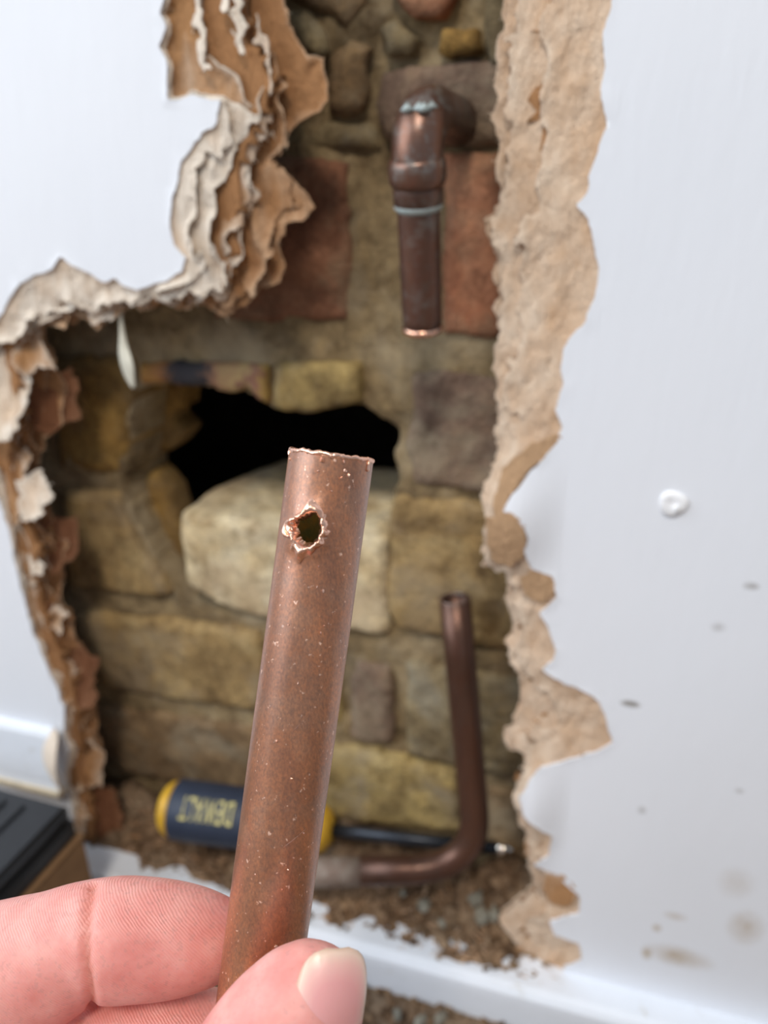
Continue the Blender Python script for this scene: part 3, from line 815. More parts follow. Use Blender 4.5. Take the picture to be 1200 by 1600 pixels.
def chunk(V, Fq, p, r, rng, flat=.7):
    k = len(V)
    ico = [(0, 0, 1), (.89, 0, .45), (.28, .85, .45), (-.72, .53, .45), (-.72, -.53, .45), (.28, -.85, .45), (.72, .53, -.45), (-.28, .85, -.45), (-.89, 0, -.45), (-.28, -.85, -.45), (.72, -.53, -.45), (0, 0, -1)]
    fc = [(0, 1, 2), (0, 2, 3), (0, 3, 4), (0, 4, 5), (0, 5, 1), (1, 6, 2), (2, 7, 3), (3, 8, 4), (4, 9, 5), (5, 10, 1), (6, 7, 2), (7, 8, 3), (8, 9, 4), (9, 10, 5), (10, 6, 1), (11, 7, 6), (11, 8, 7), (11, 9, 8), (11, 10, 9), (11, 6, 10)]
    sc = np.array([1, rng.uniform(.6, 1), flat])*r; an = rng.uniform(0, 6.28)
    c_, s_ = math.cos(an), math.sin(an)
    for v in ico:
        v = np.array(v)*sc*rng.uniform(.55, 1.35)
        V.append(p+np.array([v[0]*c_-v[1]*s_, v[0]*s_+v[1]*c_, v[2]]))
    Fq += [tuple(k+i for i in f) for f in fc]
rng = np.random.default_rng(12)
V, Fq = [], []
for i in range(1500):
    a, b_ = rng.integers(0, nx), rng.integers(0, ny)
    if ry[b_] < FE[a, b_]+.002 and rng.random() < .9: continue
    chunk(V, Fq, np.array([RX[a, b_], RY[a, b_], RZ[a, b_]])+rng.normal(size=3)*.001, rng.choice([.0012, .0018, .0026, .004], p=[.4, .33, .2, .07]), rng)
crumbs = mesh_obj('rubble_crumbs', V, Fq, M_RUB, rub, smooth=False); crumbs['kind'] = 'stuff'
# torn fibre tufts in the rubble
V, Fq = [], []
for i in range(700):
    a, b_ = rng.integers(0, nx), rng.integers(0, 20)
    if ry[b_] < FE[a, b_]: continue
    p = np.array([RX[a, b_], RY[a, b_], RZ[a, b_]]); dr = rng.normal(size=3)*np.array([1, .8, .6]); dr[2] = abs(dr[2]); dr /= np.linalg.norm(dr)
    ln = rng.uniform(.003, .009); s = np.cross(dr, rng.normal(size=3)); s /= np.linalg.norm(s); wd = rng.uniform(.0002, .0008); k = len(V)
    V += [p-s*wd, p+s*wd, p+dr*ln+s*wd*.3, p+dr*ln-s*wd*.3]; Fq.append((k, k+1, k+2, k+3))
tf = mesh_obj('fibre_tufts', V, Fq, M_LAYER[1], rub, attrs={'edge': rng.random(len(V))*.5}); tf['kind'] = 'stuff'
# grey mortar lumps in it
LUMPS = [(664, 1408, .0050), (742, 1398, .0062), (772, 1420, .0045), (752, 1425, .0050), (690, 1436, .0036), (630, 1388, .0030)]
for i, (px, py, r) in enumerate(LUMPS):
    p = Wz(px, py, Z_SKIRT+.012)
    V, Fq = [], []; chunk(V, Fq, p-np.array([0, 0, .003]), r, rng, .6)
    o = mesh_obj('mortar_lump', V, Fq, M_RUBG, smooth=False)
    tag(o, ['pale grey mortar lump in the rubble under the horizontal run of the bent pipe', 'largest pale grey mortar lump in the rubble under the bend of the copper pipe',
            'grey mortar lump nearest the right board in the rubble', 'grey mortar lump just in front of the largest lump under the pipe bend',
            'small grey mortar lump nearest the skirting in the rubble', 'smallest grey mortar lump, leftmost of those in the rubble under the bent pipe'][i], 'rubble', 'mortar lumps below the bent pipe')
# rubble on the floor in front of the skirting
V, Fq = [], []
for i in range(1300):
    p = np.array([rng.uniform(-.20, .10), .2565-abs(rng.normal())*.03, 0])
    r = rng.choice([.0012, .002, .003, .0045], p=[.4, .35, .2, .05]); p[2] = r*.35
    chunk(V, Fq, p, r, rng)
fr = mesh_obj('floor_rubble', V, Fq, M_RUB, smooth=False)
tag(fr, 'brown crumbs of brick and board on the floor in front of the skirting', 'rubble', kind='stuff')
for i, (px, py) in enumerate([(620, 1585), (690, 1590), (655, 1597)]):
    p = Wz(px, py, .003); V, Fq = [], []; chunk(V, Fq, p, .0042, rng, .8)
    o = mesh_obj('mortar_crumb', V, Fq, M_RUBG, smooth=False)
    tag(o, ['pale grey mortar crumb on the floor nearest the thumb nail', 'pale grey mortar crumb on the floor farthest right of the thumb', 'pale grey mortar crumb on the floor between two others beside the thumb'][i], 'rubble', 'mortar crumbs on the floor')

# --- screw in the right board
sp_ = W(1052, 787, D_BOARD)
scw = empty('screw', sp_)
tag(scw, 'white painted-over screw head standing in the right-hand board', 'screw')
prof = [(.0, -.0012), (.0018, -.0013), (.0036, -.0014), (.0046, -.0009), (.0050, -.0002), (.0052, .0006)]
V = []; Fq = []; n = 28
for r, y in prof:
    for k in range(n):
        a = 2*math.pi*k/n
        wob = 1+.06*math.sin(3*a+1)
        dnt = .0009*math.exp(-(((r*math.cos(a)+.0008)/.0016)**2+((r*math.sin(a)-.0006)/.0016)**2))
        V.append(sp_+np.array([r*wob*math.cos(a), y+dnt, r*wob*math.sin(a)]))
for i in range(len(prof)-1):
    for k in range(n): Fq.append((i*n+k, i*n+(k+1) % n, (i+1)*n+(k+1) % n, (i+1)*n+k))
o = adopt(mesh_obj('head', V, Fq, M_SCREW), scw); fix_normals(o)
V, Fq = [], []
chunk(V, Fq, sp_+np.array([.0012, -.0011, -.0013]), .0024, np.random.default_rng(3), .8)
o = adopt(mesh_obj('filler_blob', V, Fq, M_SCREW), scw)
md = o.modifiers.new('round', 'SUBSURF'); md.levels = 2; md.render_levels = 2
V, Fq = tube([sp_+np.array([0, .0004, 0]), sp_+np.array([0, .03, 0])], [.0022, .0014], 12)
adopt(mesh_obj('shank', V, Fq, M_STEEL), scw)

# --- torn strip hanging at the left, curled flap by the moulding (pieces of the left board)
def ribbon(name, pts, widths, wdir, mat, parent, th=.0005):
    P = [np.asarray(p) for p in pts]; V = []; Fq = []
    for i, (p, w) in enumerate(zip(P, widths)):
        wd = np.asarray(wdir(i), float); wd /= np.linalg.norm(wd)
        V += [p-wd*w, p-wd*w*.3+np.array([0, -.0006, 0]), p+wd*w*.4+np.array([0, -.0005, 0]), p+wd*w]
    for i in range(len(P)-1):
        for k in range(3): Fq.append((i*4+k, i*4+k+1, i*4+4+k+1, i*4+4+k))
    o = mesh_obj(name, V, Fq, mat, parent, attrs={'edge': np.ones(len(V))})
    md = o.modifiers.new('sub', 'SUBSURF'); md.levels = 2; md.render_levels = 2
    md = o.modifiers.new('thickness', 'SOLIDIFY'); md.thickness = th
    return o
ribbon('torn_strip', [W(188, 488, .283), W(192, 520, .284), W(193, 545, .283), W(200, 570, .281), W(203, 588, .283), W(210, 606, .284)],
       [.0006, .0007, .0022, .0042, .0034, .0008], lambda i: (1, .35*math.sin(i*1.3), .1), M_FLAKE, wall_left)
ribbon('curled_flap', [W(88, 1140, .272), W(80, 1165, .267), W(76, 1190, .265), W(82, 1215, .266), W(100, 1240, .271)],
       [.003, .007, .0085, .007, .003], lambda i: (1, -.5, 0), M_LAYER[1], wall_left)
def flap(pts, d0, d1, mat, seed, bow=.002, turn=0.0):
    """a torn leaf of board: jagged outline, top held at d0, lower edge standing off at d1"""
    P = poly2(pts, d0); lo, hi = P.min(0)-.002, P.max(0)+.002; h = .0008
    xs = np.arange(lo[0], hi[0]+h, h); zs = np.arange(lo[1], hi[1]+h, h)
    X, Z = np.meshgrid(xs, zs, indexing='ij'); Q = np.stack([X.ravel(), Z.ravel()], 1)
    Qw = Q+.0048*np.stack([fbm(Q[:, 0]*220, Q[:, 1]*220, seed*1.7, seed, 4), fbm(Q[:, 0]*220, Q[:, 1]*220, seed*1.7+30, seed, 4)], 1)
    ph = sdpoly(Qw, P)
    vx, vz, q, used = cut_grid(xs, zs, ph.reshape(X.shape))
    t = np.clip((hi[1]-vz)/(hi[1]-lo[1]), 0, 1)
    y = d0+(d1-d0)*t*t+bow*fbm(vx*130, vz*50, seed, seed, 3)*2+turn*(vx-lo[0])
    o = mesh_obj('torn_flap', np.stack([vx, y, vz], 1), q, mat, wall_left, attrs={'edge': np.exp(-np.clip(ph[used], 0, None)/.002)*.8})
    md = o.modifiers.new('thickness', 'SOLIDIFY'); md.thickness = .0007; md.offset = 0
FL = [([(-10, 540), (14, 545), (44, 590), (36, 650), (8, 690), (-20, 660)], .278, .272, 0), ([(24, 500), (56, 520), (82, 576), (44, 586), (26, 560)], .281, .275, 1),
      ([(50, 590), (90, 590), (100, 664), (60, 680), (34, 650)], .285, .282, 2), ([(26, 745), (58, 742), (78, 760), (76, 800), (44, 812)], .281, .275, 0),
      ([(2, 690), (30, 710), (42, 790), (22, 830), (4, 770)], .279, .275, 1), ([(54, 812), (100, 820), (108, 870), (80, 900), (56, 860)], .285, .281, 2),
      ([(22, 870), (44, 866), (52, 905), (36, 930), (24, 910)], .277, .274, 1), ([(46, 866), (72, 880), (74, 896), (52, 890)], .281, .277, 0),
      ([(76, 950), (96, 962), (94, 990), (74, 984)], .281, .276, 1), ([(108, 1010), (140, 1040), (146, 1105), (126, 1100), (112, 1050)], .284, .278, 2),
      ([(104, 1190), (118, 1196), (140, 1290), (126, 1300), (108, 1240)], .279, .272, 1), ([(118, 1150), (150, 1180), (160, 1230), (132, 1226)], .283, .277, 1),
      ([(140, 1220), (172, 1250), (186, 1306), (158, 1312)], .284, .279, 2), ([(48, 940), (76, 950), (70, 1010), (56, 1000)], .279, .275, 2)]
FL += [([(300, -40), (314, -40), (322, 60), (332, 112), (318, 100), (308, 40)], .2775, .2755, 0), ([(362, -40), (376, -40), (380, 40), (386, 96), (376, 90), (366, 30)], .279, .276, 0),
       ([(404, 20), (409, 20), (422, 110), (427, 160), (418, 130)], .281, .278, 1), ([(344, -40), (356, -40), (360, 16), (350, 10)], .279, .276, 0)]
for i, (pts, d0, d1, mi) in enumerate(FL): flap(pts, d0, d1, M_FLAPB if mi == 2 else M_LAYER[mi], 40+i, .002, (.1, .3, .45)[mi] if i < 14 else 0)

def patch(pts, mat, seed, off=.0002):
    P = poly2(pts, D_BOARD-.004); lo, hi = P.min(0)-.002, P.max(0)+.002; h = .0008
    xs = np.arange(lo[0], hi[0]+h, h); zs = np.arange(lo[1], hi[1]+h, h)
    X, Z = np.meshgrid(xs, zs, indexing='ij'); Q = np.stack([X.ravel(), Z.ravel()], 1)
    Qw = Q+.0022*np.stack([fbm(Q[:, 0]*240, Q[:, 1]*240, seed*1.7, seed, 4), fbm(Q[:, 0]*240, Q[:, 1]*240, seed*1.7+30, seed, 4)], 1)
    ph = sdpoly(Qw, P); vx, vz, q, used = cut_grid(xs, zs, ph.reshape(X.shape))
    y = D_BOARD+off+bend_r(vx, vz)+.0004*fbm(vx*160, vz*160, seed, seed, 3)
    o = mesh_obj('paper_patch', np.stack([vx, y, vz], 1), q, mat, wall_right, attrs={'edge': np.exp(-np.clip(ph[used], 0, None)/.0008)*.4})
    md = o.modifiers.new('thickness', 'SOLIDIFY'); md.thickness = .0005; md.offset = 0
M_PATCH = m_paper('smooth_brown_paper', (.56, .36, .21), (.74, .56, .40), .5, -.25)
patch([(772, 770), (786, 738), (806, 716), (846, 690), (874, 684), (866, 704), (842, 726), (812, 752), (790, 784), (774, 806)], M_PATCH, 61)
patch([(764, 806), (788, 798), (812, 808), (824, 834), (820, 866), (800, 886), (772, 882), (760, 850)], M_PATCH, 62)
patch([(812, 906), (838, 896), (862, 908), (864, 934), (846, 952), (828, 944), (814, 928)], M_PATCH, 63)
patch([(850, 1374), (880, 1378), (902, 1402), (898, 1424), (862, 1426), (846, 1400)], M_LAYER[1], 64)
ribbon('paint_crack', [W(858, 762, .2748), W(856, 790, .2745), (W(850, 815, .2744)), W(848, 840, .2744), W(844, 874, .2748)], [.0002, .0005, .0004, .0006, .0002], lambda i: (1, .3, 0), M_SCREW, wall_right, .0003)

# --- cardboard box with a black tool case on it, lower left
zc = CAMZ-.313
A = Wz(123, 1303, zc)                 # near upper corner of the cardboard, under the case
cb_ang = math.radians(-38)
def oriented(name, org, ux, uy, lx, ly, z0, z1, mat, bev=.0015, seg=2):
    bm = bmesh.new(); bmesh.ops.create_cube(bm, size=1)
    for v in bm.verts:
        p = org+ux*((v.co.x+.5)*lx)+uy*((v.co.y+.5)*ly); v.co = Vector((p[0], p[1], z0+(v.co.z+.5)*(z1-z0)))
    bmesh.ops.recalc_face_normals(bm, faces=bm.faces)
    if bev: bmesh.ops.bevel(bm, geom=bm.edges[:], offset=bev, segments=seg, affect='EDGES')
    return bm_obj(name, bm, mat, None, smooth=False)
B = Wz(0, 1440, zc)
uy = (B-A); uy[2] = 0; uy /= np.linalg.norm(uy)          # along the visible long edge, toward the camera
ux = np.array([uy[1], -uy[0], 0]);
if ux[0] > 0: ux = -ux
cbx = empty('cardboard_box', (A[0]-.03, A[1]-.03, 0))
tag(cbx, 'brown cardboard box on the floor under the black case, behind the finger', 'box')
org = np.array([A[0], A[1], 0])-ux*.002-uy*.001
adopt(oriented('carton', org, ux, uy, .10, .13, .0, zc-.0012, M_CARD, .001), cbx)
adopt(oriented('lid_flap', org-ux*.0006-uy*.0006, ux, uy, .1012, .0655, zc-.0012, zc-.0002, M_CARD, .0003, 1), cbx)
cas = empty('tool_case', (A[0]-.03, A[1]-.03, zc))
tag(cas, 'black plastic tool case resting on the cardboard box at the left edge', 'tool case')
z1_ = zc+.020
adopt(oriented('case_base', np.array([A[0], A[1], 0]), ux, uy, .10, .14, zc, zc+.011, M_BLACK, .002, 3), cas)
clid = adopt(oriented('case_lid', np.array([A[0], A[1], 0])+ux*.0006, ux, uy, .099, .14, zc+.0115, z1_, M_BLACK, .003, 3), cas)
for q in (.022, .034):
    adopt(oriented('rib', np.array([A[0], A[1], 0])+ux*q+uy*.008, ux, uy, .004, .12, z1_-.0005, z1_+.0014, M_BLACK, .0008, 2), clid)

# ================================================================== held copper pipe
hp = empty('copper_offcut', C(415, 1470, .141))
tag(hp, 'short copper pipe offcut with a burst hole, held upright in the fingers', 'pipe')
pt = C(518, 712, .1358); pbm = C(392, 1640, .1415)
axp = (pbm-pt); plen = np.linalg.norm(axp); axp /= plen
vw = CAM-(pt+pbm)/2; vw -= axp*(vw@axp); vw /= np.linalg.norm(vw)      # toward the camera
sdv = np.cross(vw, axp)
if sdv@RGT < 0: sdv = -sdv                                               # to the right as seen
RP = .0075
def on_pipe(th, s, r=RP):
    """th 0 = facing the camera, + to the right; s metres below the top"""
    return pt+axp*s+r*(math.cos(th)*vw+math.sin(th)*sdv)
# hole position from the photograph
hp_th = math.asin(max(-1, min(1, (482-501)/66.0)))+.0
hs = .0127
NT, NS = 176, 340
th = np.linspace(-math.pi, math.pi, NT+1)[:-1]
sv = np.concatenate([np.linspace(0, .026, 150), np.linspace(.026, plen, 120)[1:]])
HP = np.array([(-.0030, -.0002), (-.0019, .0011), (-.0004, .0026), (.0007, .0030), (.0018, .0018), (.0023, .0004), (.0019, -.0016), (.0009, -.0026), (-.0006, -.0029), (-.0017, -.0022), (-.0024, -.0010)])
TH, SV = np.meshgrid(th, sv, indexing='ij')
u = (TH-hp_th)*RP; w = -(SV-hs)
dd = sdpoly(np.stack([u.ravel()+.0003*fbm(u.ravel()*900, w.ravel()*900, 1, 2, 3), w.ravel()+.0003*fbm(u.ravel()*900, w.ravel()*900, 5, 2, 3)], 1), HP).reshape(u.shape)
out_d = np.clip(-dd, 0, None)
bulgeR = .0006*np.exp(-(out_d/.0022)**2)
topn = .00025*noise(TH*14, TH*0, 0, 5)+.00012*noise(TH*40, TH*0, 0, 6)
SV2 = SV + np.where(SV < .0005, topn, 0)
dent = .00006*fbm(TH*3, SV*60, 0, 4, 3)
Rr = RP+bulgeR+dent
PX = pt[None, None]+axp*SV2[..., None]+Rr[..., None]*(np.cos(TH)[..., None]*vw+np.sin(TH)[..., None]*sdv)
ns = len(sv)
bm = bmesh.new()
vv = [bm.verts.new(p) for p in PX.reshape(-1, 3)]
keepv = (dd <= 0).ravel()
for i in range(NT):
    i2 = (i+1) % NT
    for j in range(ns-1):
        ids = (i*ns+j, i2*ns+j, i2*ns+j+1, i*ns+j+1)
        if sum(keepv[k] for k in ids) >= 3: bm.faces.new([vv[k] for k in ids if keepv[k]])
bmesh.ops.delete(bm, geom=[v for v in bm.verts if not v.link_faces], context='VERTS')
bmesh.ops.recalc_face_normals(bm, faces=bm.faces)
# make sure normals point outward
f0 = bm.faces[:][0]
if (np.array(f0.calc_center_median())-(pt+axp*((np.array(f0.calc_center_median())-pt)@axp)))@np.array(f0.normal) < 0:
    bmesh.ops.reverse_faces(bm, faces=bm.faces)
tb = bm_obj('tube', bm, M_CU); tb.data.materials.append(M_CU_IN); tb.data.materials.append(M_CU_CUT)
md = tb.modifiers.new('wall', 'SOLIDIFY'); md.thickness = .0008; md.offset = -1; md.material_offset = 1; md.material_offset_rim = 2
adopt(tb, hp)
# ragged bright lip round the hole
rng = np.random.default_rng(5)
nl = 72; V, Fq = [], []
ang = np.linspace(0, 2*math.pi, nl, endpoint=False)
pc = HP.mean(0)
def ray_poly(a):
    d_ = np.array([math.cos(a), math.sin(a)]); best = 0
    for p, q in zip(HP, np.roll(HP, -1, axis=0)):
        e = q-p; M = np.array([[d_[0], -e[0]], [d_[1], -e[1]]])
        if abs(np.linalg.det(M)) < 1e-14: continue
        s, t_ = np.linalg.solve(M, p-pc)
        if s > 0 and -1e-6 <= t_ <= 1+1e-6: best = max(best, s)
    return best
rb = np.array([ray_poly(a) for a in ang])
ragi = noise(np.cos(ang)*2.2, np.sin(ang)*2.2, 0, 3)*.00025
hgt = .0009+.0006*noise(np.cos(ang)*3, np.sin(ang)*3, 0, 9)
# longer petals at lower edge and upper point, a curl at the left
wd = .0012+.0019*np.exp(-((ang-4.55)/.50)**2)*(.7+.3*np.sin(ang*14))+.0013*np.exp(-((ang-1.55)/.25)**2)+.0010*np.exp(-((ang-3.2)/.3)**2)+.0004*noise(np.cos(ang)*5, np.sin(ang)*5, 0, 1)
rows = [(-.25, -.0009), (-.08, .0001), (.15, 1.0), (.5, .75), (.8, .3), (1.0, -.05)]
for fr_, hh in rows:
    for k, a in enumerate(ang):
        r = rb[k]+fr_*wd[k]+ragi[k]+.00015*rng.normal()
        hgt_k = (hh*hgt[k] if hh > .01 or hh < -.01 and hh > -.06 else hh) + .00012*rng.normal()
        uu, ww = pc[0]+r*math.cos(a), pc[1]+r*math.sin(a)
        V.append(on_pipe(hp_th+uu/RP, hs-ww, RP+.0004+hgt_k))
for i in range(len(rows)-1):
    for k in range(nl): Fq.append((i*nl+k, i*nl+(k+1) % nl, (i+1)*nl+(k+1) % nl, (i+1)*nl+k))
lip = adopt(mesh_obj('torn_lip', V, Fq, M_CU_CUT), hp)
md = lip.modifiers.new('sub', 'SUBSURF'); md.levels = 1; md.render_levels = 1
# little curl of copper at the left of the hole
cc = [(-.0034+.0010*math.cos(a), -.0006+.0013*math.sin(a)) for a in np.linspace(.6, 5.9, 14)]
V, Fq = tube([on_pipe(hp_th+x/RP, hs-z, RP+.0007) for x, z in cc], [.0003+.0002*math.sin(i) for i in range(14)], 10)
adopt(mesh_obj('copper_curl', V, Fq, M_CU_CUT), lip)
# burr round the cut top
nb = 120; path = [on_pipe(2*math.pi*k/nb, -.00005+.0002*float(noise(np.array([k*.35]), np.array([0.]), 0, 8)[0]), RP-.0003) for k in range(nb+1)]
V, Fq = tube(path, [.00035+.00022*abs(float(noise(np.array([k*.8]), np.array([2.]), 0, 8)[0])) for k in range(nb+1)], 8, False)
brr = adopt(mesh_obj('burr', V, Fq, M_CU_CUT), hp)
V, Fq = tube([on_pipe(1.02, s, RP+.0001) for s in (-.0002, .0008, .0016, .0019)], [.0003, .00026, .00034, .0002], 8)
adopt(mesh_obj('burr_drip', V, Fq, M_CU_CUT), brr)
V, Fq = [], []
for th_, s, r in ((-1.35, .0006, .0005), (-1.2, .0016, .0003), (.35, .0022, .0004), (.45, .0030, .00035), (.28, .0036, .0003), (-.25, .0030, .0003), (.1, .006, .0003), (-.2, .0009, .0006), (.3, .0008, .0003)):
    chunk(V, Fq, on_pipe(th_, s, RP), r, rng, 1)
def at_px(px, py):
    s_ = (py-712)*plen/(1640-712); cx = 518+(392-518)*(py-712)/928
    return math.asin(max(-.97, min(.97, (px-cx)/66.0))), s_
for px, py, r in ((437, 1432, .00045), (439, 1436, .00040), (431, 1452, .0002), (423, 1381, .00022), (455, 1316, .00022), (432, 1492, .0003), (478, 1263, .0002), (408, 1449, .00018), (499, 870, .0003), (498, 900, .00025), (506, 905, .0003),
                  (508, 955, .00025), (503, 965, .0003), (455, 960, .00018), (470, 1040, .0002), (437, 1130, .0002), (460, 1180, .00022), (405, 1330, .0002), (446, 1345, .0002), (520, 800, .00025)):
    th_, s_ = at_px(px, py); chunk(V, Fq, on_pipe(th_, s_, RP), r, rng, 1)
adopt(mesh_obj('metal_specks', V, Fq, M_CU_CUT, smooth=False), hp)
V, Fq = [], []
for (xa, ya), (xb, yb), w_ in (((448, 1282), (482, 1256), .00014), ((462, 1110), (474, 1098), .00007), ((470, 985), (478, 960), .00007)):
    k0 = len(V)
    for q in np.linspace(0, 1, 8):
        th_, s_ = at_px(xa+(xb-xa)*q, ya+(yb-ya)*q); ww_ = w_*math.sin(math.pi*(.08+.84*q))
        V += [on_pipe(th_, s_-ww_, RP+.00006), on_pipe(th_, s_+ww_, RP+.00006)]
    for q in range(7): Fq.append((k0+2*q, k0+2*q+1, k0+2*q+3, k0+2*q+2))
adopt(mesh_obj('scratches', V, Fq, M_CU_CUT), hp)

# ================================================================== hand
M_SKIN, nt, b = newmat('skin')
c = ramp(nt, tex(nt, 85, 4, .6), [(.25, (.66, .22, .19)), (.5, (.78, .335, .295)), (.75, (.85, .47, .42))])
c = mix(nt, math_(nt, 'MULTIPLY', ramp(nt, tex(nt, 900, 2, .5, off=(4, 4, 4)), [(.36, (1, 1, 1)), (.42, (0, 0, 0))]), .18), c, (.35, .22, .20))
at = nd(nt, 'ShaderNodeAttribute', attribute_name='crease')
c = mix(nt, math_(nt, 'MULTIPLY', at.outputs['Fac'], .55, clamp=True), c, (.60, .17, .10))
nt.links.new(c, b.inputs['Base Color'])
b.inputs['Roughness'].default_value = .45
b.inputs['Subsurface Weight'].default_value = .35
b.inputs['Subsurface Radius'].default_value = (.0035, .0012, .0007)
b.inputs['Subsurface Scale'].default_value = 1.0
tc = nd(nt, 'ShaderNodeTexCoord')
wv = nd(nt, 'ShaderNodeTexWave'); wv.wave_type = 'BANDS'; wv.bands_direction = 'DIAGONAL'
wv.inputs['Scale'].default_value = 860; wv.inputs['Distortion'].default_value = 5; wv.inputs['Detail'].default_value = 2; wv.inputs['Detail Scale'].default_value = .35
nt.links.new(tc.outputs['Object'], wv.inputs['Vector'])
atr = nd(nt, 'ShaderNodeAttribute', attribute_name='ridge')
n = bump(nt, b, math_(nt, 'MULTIPLY', wv.outputs['Fac'], atr.outputs['Fac']), .0002, .26)
bump(nt, b, tex(nt, 500, 4, .6), .0004, .3, n)

def limb(bm, pts, nseg=28, sub=10):
    """pts: (px, py, depth, half width across the image, half depth). Adds a closed tapered limb with rounded end."""
    P = np.array([C(a, b_, d) for a, b_, d, _, _ in pts]); Rw = np.array([q[3] for q in pts]); Rd = np.array([q[4] for q in pts])
    def cr(A, n):
        out = []
        A = np.concatenate([[2*A[0]-A[1]], A, [2*A[-1]-A[-2]]])
        for i in range(1, len(A)-2):
            for t in np.linspace(0, 1, n, endpoint=False):
                out.append(.5*((2*A[i])+(A[i+1]-A[i-1])*t+(2*A[i-1]-5*A[i]+4*A[i+1]-A[i+2])*t*t+(-A[i-1]+3*A[i]-3*A[i+1]+A[i+2])*t**3))
        out.append(A[-2]); return np.array(out)
    PP = cr(P, sub); W_ = cr(Rw[:, None], sub)[:, 0]; D_ = cr(Rd[:, None], sub)[:, 0]
    rings = []
    for i in range(len(PP)):
        t = PP[min(i+1, len(PP)-1)]-PP[max(i-1, 0)]; t /= np.linalg.norm(t)
        dv = -FWD-t*(-FWD@t); dv /= np.linalg.norm(dv); wv_ = np.cross(t, dv)
        rings.append([bm.verts.new(PP[i]+max(W_[i], .0002)*math.cos(a)*wv_+max(D_[i], .0002)*math.sin(a)*dv) for a in np.linspace(0, 2*math.pi, nseg, endpoint=False)])
    for r0, r1 in zip(rings, rings[1:]):
        for k in range(nseg): bm.faces.new((r0[k], r0[(k+1) % nseg], r1[(k+1) % nseg], r1[k]))
    bm.faces.new(rings[0][::-1]); bm.faces.new(rings[-1])

bm = bmesh.new()
# index finger (pad toward the camera, tip behind the pipe)
limb(bm, [(-620, 1850, .150, .0135, .0125), (-400, 1700, .149, .0130, .0125), (-190, 1585, .147, .0128, .0118), (-60, 1536, .147, .0130, .0112), (60, 1502, .1465, .0124, .0108),
          (128, 1472, .1465, .0109, .0098), (190, 1467, .1465, .0112, .0103), (270, 1467, .148, .0104, .0098), (330, 1466, .150, .0084, .0088), (372, 1464, .152, .0058, .0062), (390, 1464, .153, .0022, .0022)])
# middle finger just below
limb(bm, [(-600, 2050, .150, .013, .012), (-380, 1890, .151, .0128, .012), (-160, 1765, .1515, .0130, .0115), (0, 1690, .152, .0128, .011), (110, 1655, .152, .0118, .0102), (190, 1640, .152, .0118, .0100),
          (270, 1628, .1535, .0112, .0095), (340, 1622, .155, .0088, .0082), (380, 1620, .157, .0055, .0055), (396, 1620, .157, .002, .002)])
# ring and little finger, below the frame
limb(bm, [(-520, 2250, .150, .012, .012), (-300, 2110, .153, .012, .0115), (-80, 2000, .154, .0115, .011), (100, 1915, .155, .0105, .010), (250, 1865, .157, .010, .0095), (330, 1845, .158, .008, .008), (372, 1838, .159, .003, .003)])
limb(bm, [(-440, 2450, .150, .0105, .0105), (-240, 2320, .153, .0102, .010), (-60, 2215, .155, .0098, .0095), (90, 2140, .156, .009, .0088), (210, 2090, .158, .0085, .008), (275, 2068, .159, .006, .006), (300, 2060, .159, .002, .002)])
# palm, from the knuckles to the wrist
limb(bm, [(-640, 1830, .150, .010, .010), (-560, 1980, .149, .020, .014), (-470, 2180, .147, .036, .017), (-330, 2420, .144, .040, .019), (-140, 2720, .141, .034, .019), (20, 3000, .139, .029, .019), (160, 3320, .138, .027, .018), (230, 3500, .138, .027, .018)], 36)
limb(bm, [(-560, 1960, .150, .016, .012), (-450, 2250, .148, .030, .015), (-330, 2520, .146, .03, .016)], 36)
# thumb, in front of the pipe
limb(bm, [(-190, 2960, .143, .020, .015), (-90, 2640, .1405, .021, .0165), (50, 2330, .1355, .0178, .0155), (170, 2090, .1305, .0148, .0136), (268, 1920, .1272, .0131, .0115), (344, 1785, .1253, .0127, .0106), (398, 1695, .1244, .0126, .0101), (440, 1625, .1240, .0119, .0096),
          (474, 1572, .1242, .0105, .0088), (500, 1530, .1246, .0086, .0075), (516, 1500, .1252, .0060, .0056), (525, 1483, .1256, .0023, .0023)])
hand = bm_obj('hand', bm, M_SKIN)
md = hand.modifiers.new('union', 'REMESH'); md.mode = 'VOXEL'; md.voxel_size = .00095
md = hand.modifiers.new('smooth', 'SMOOTH'); md.factor = .5; md.iterations = 6
dg = bpy.context.evaluated_depsgraph_get()
me = bpy.data.meshes.new_from_object(hand.evaluated_get(dg))
old = hand.data; hand.modifiers.clear(); hand.data = me; bpy.data.meshes.remove(old)
me.materials.clear(); me.materials.append(M_SKIN)
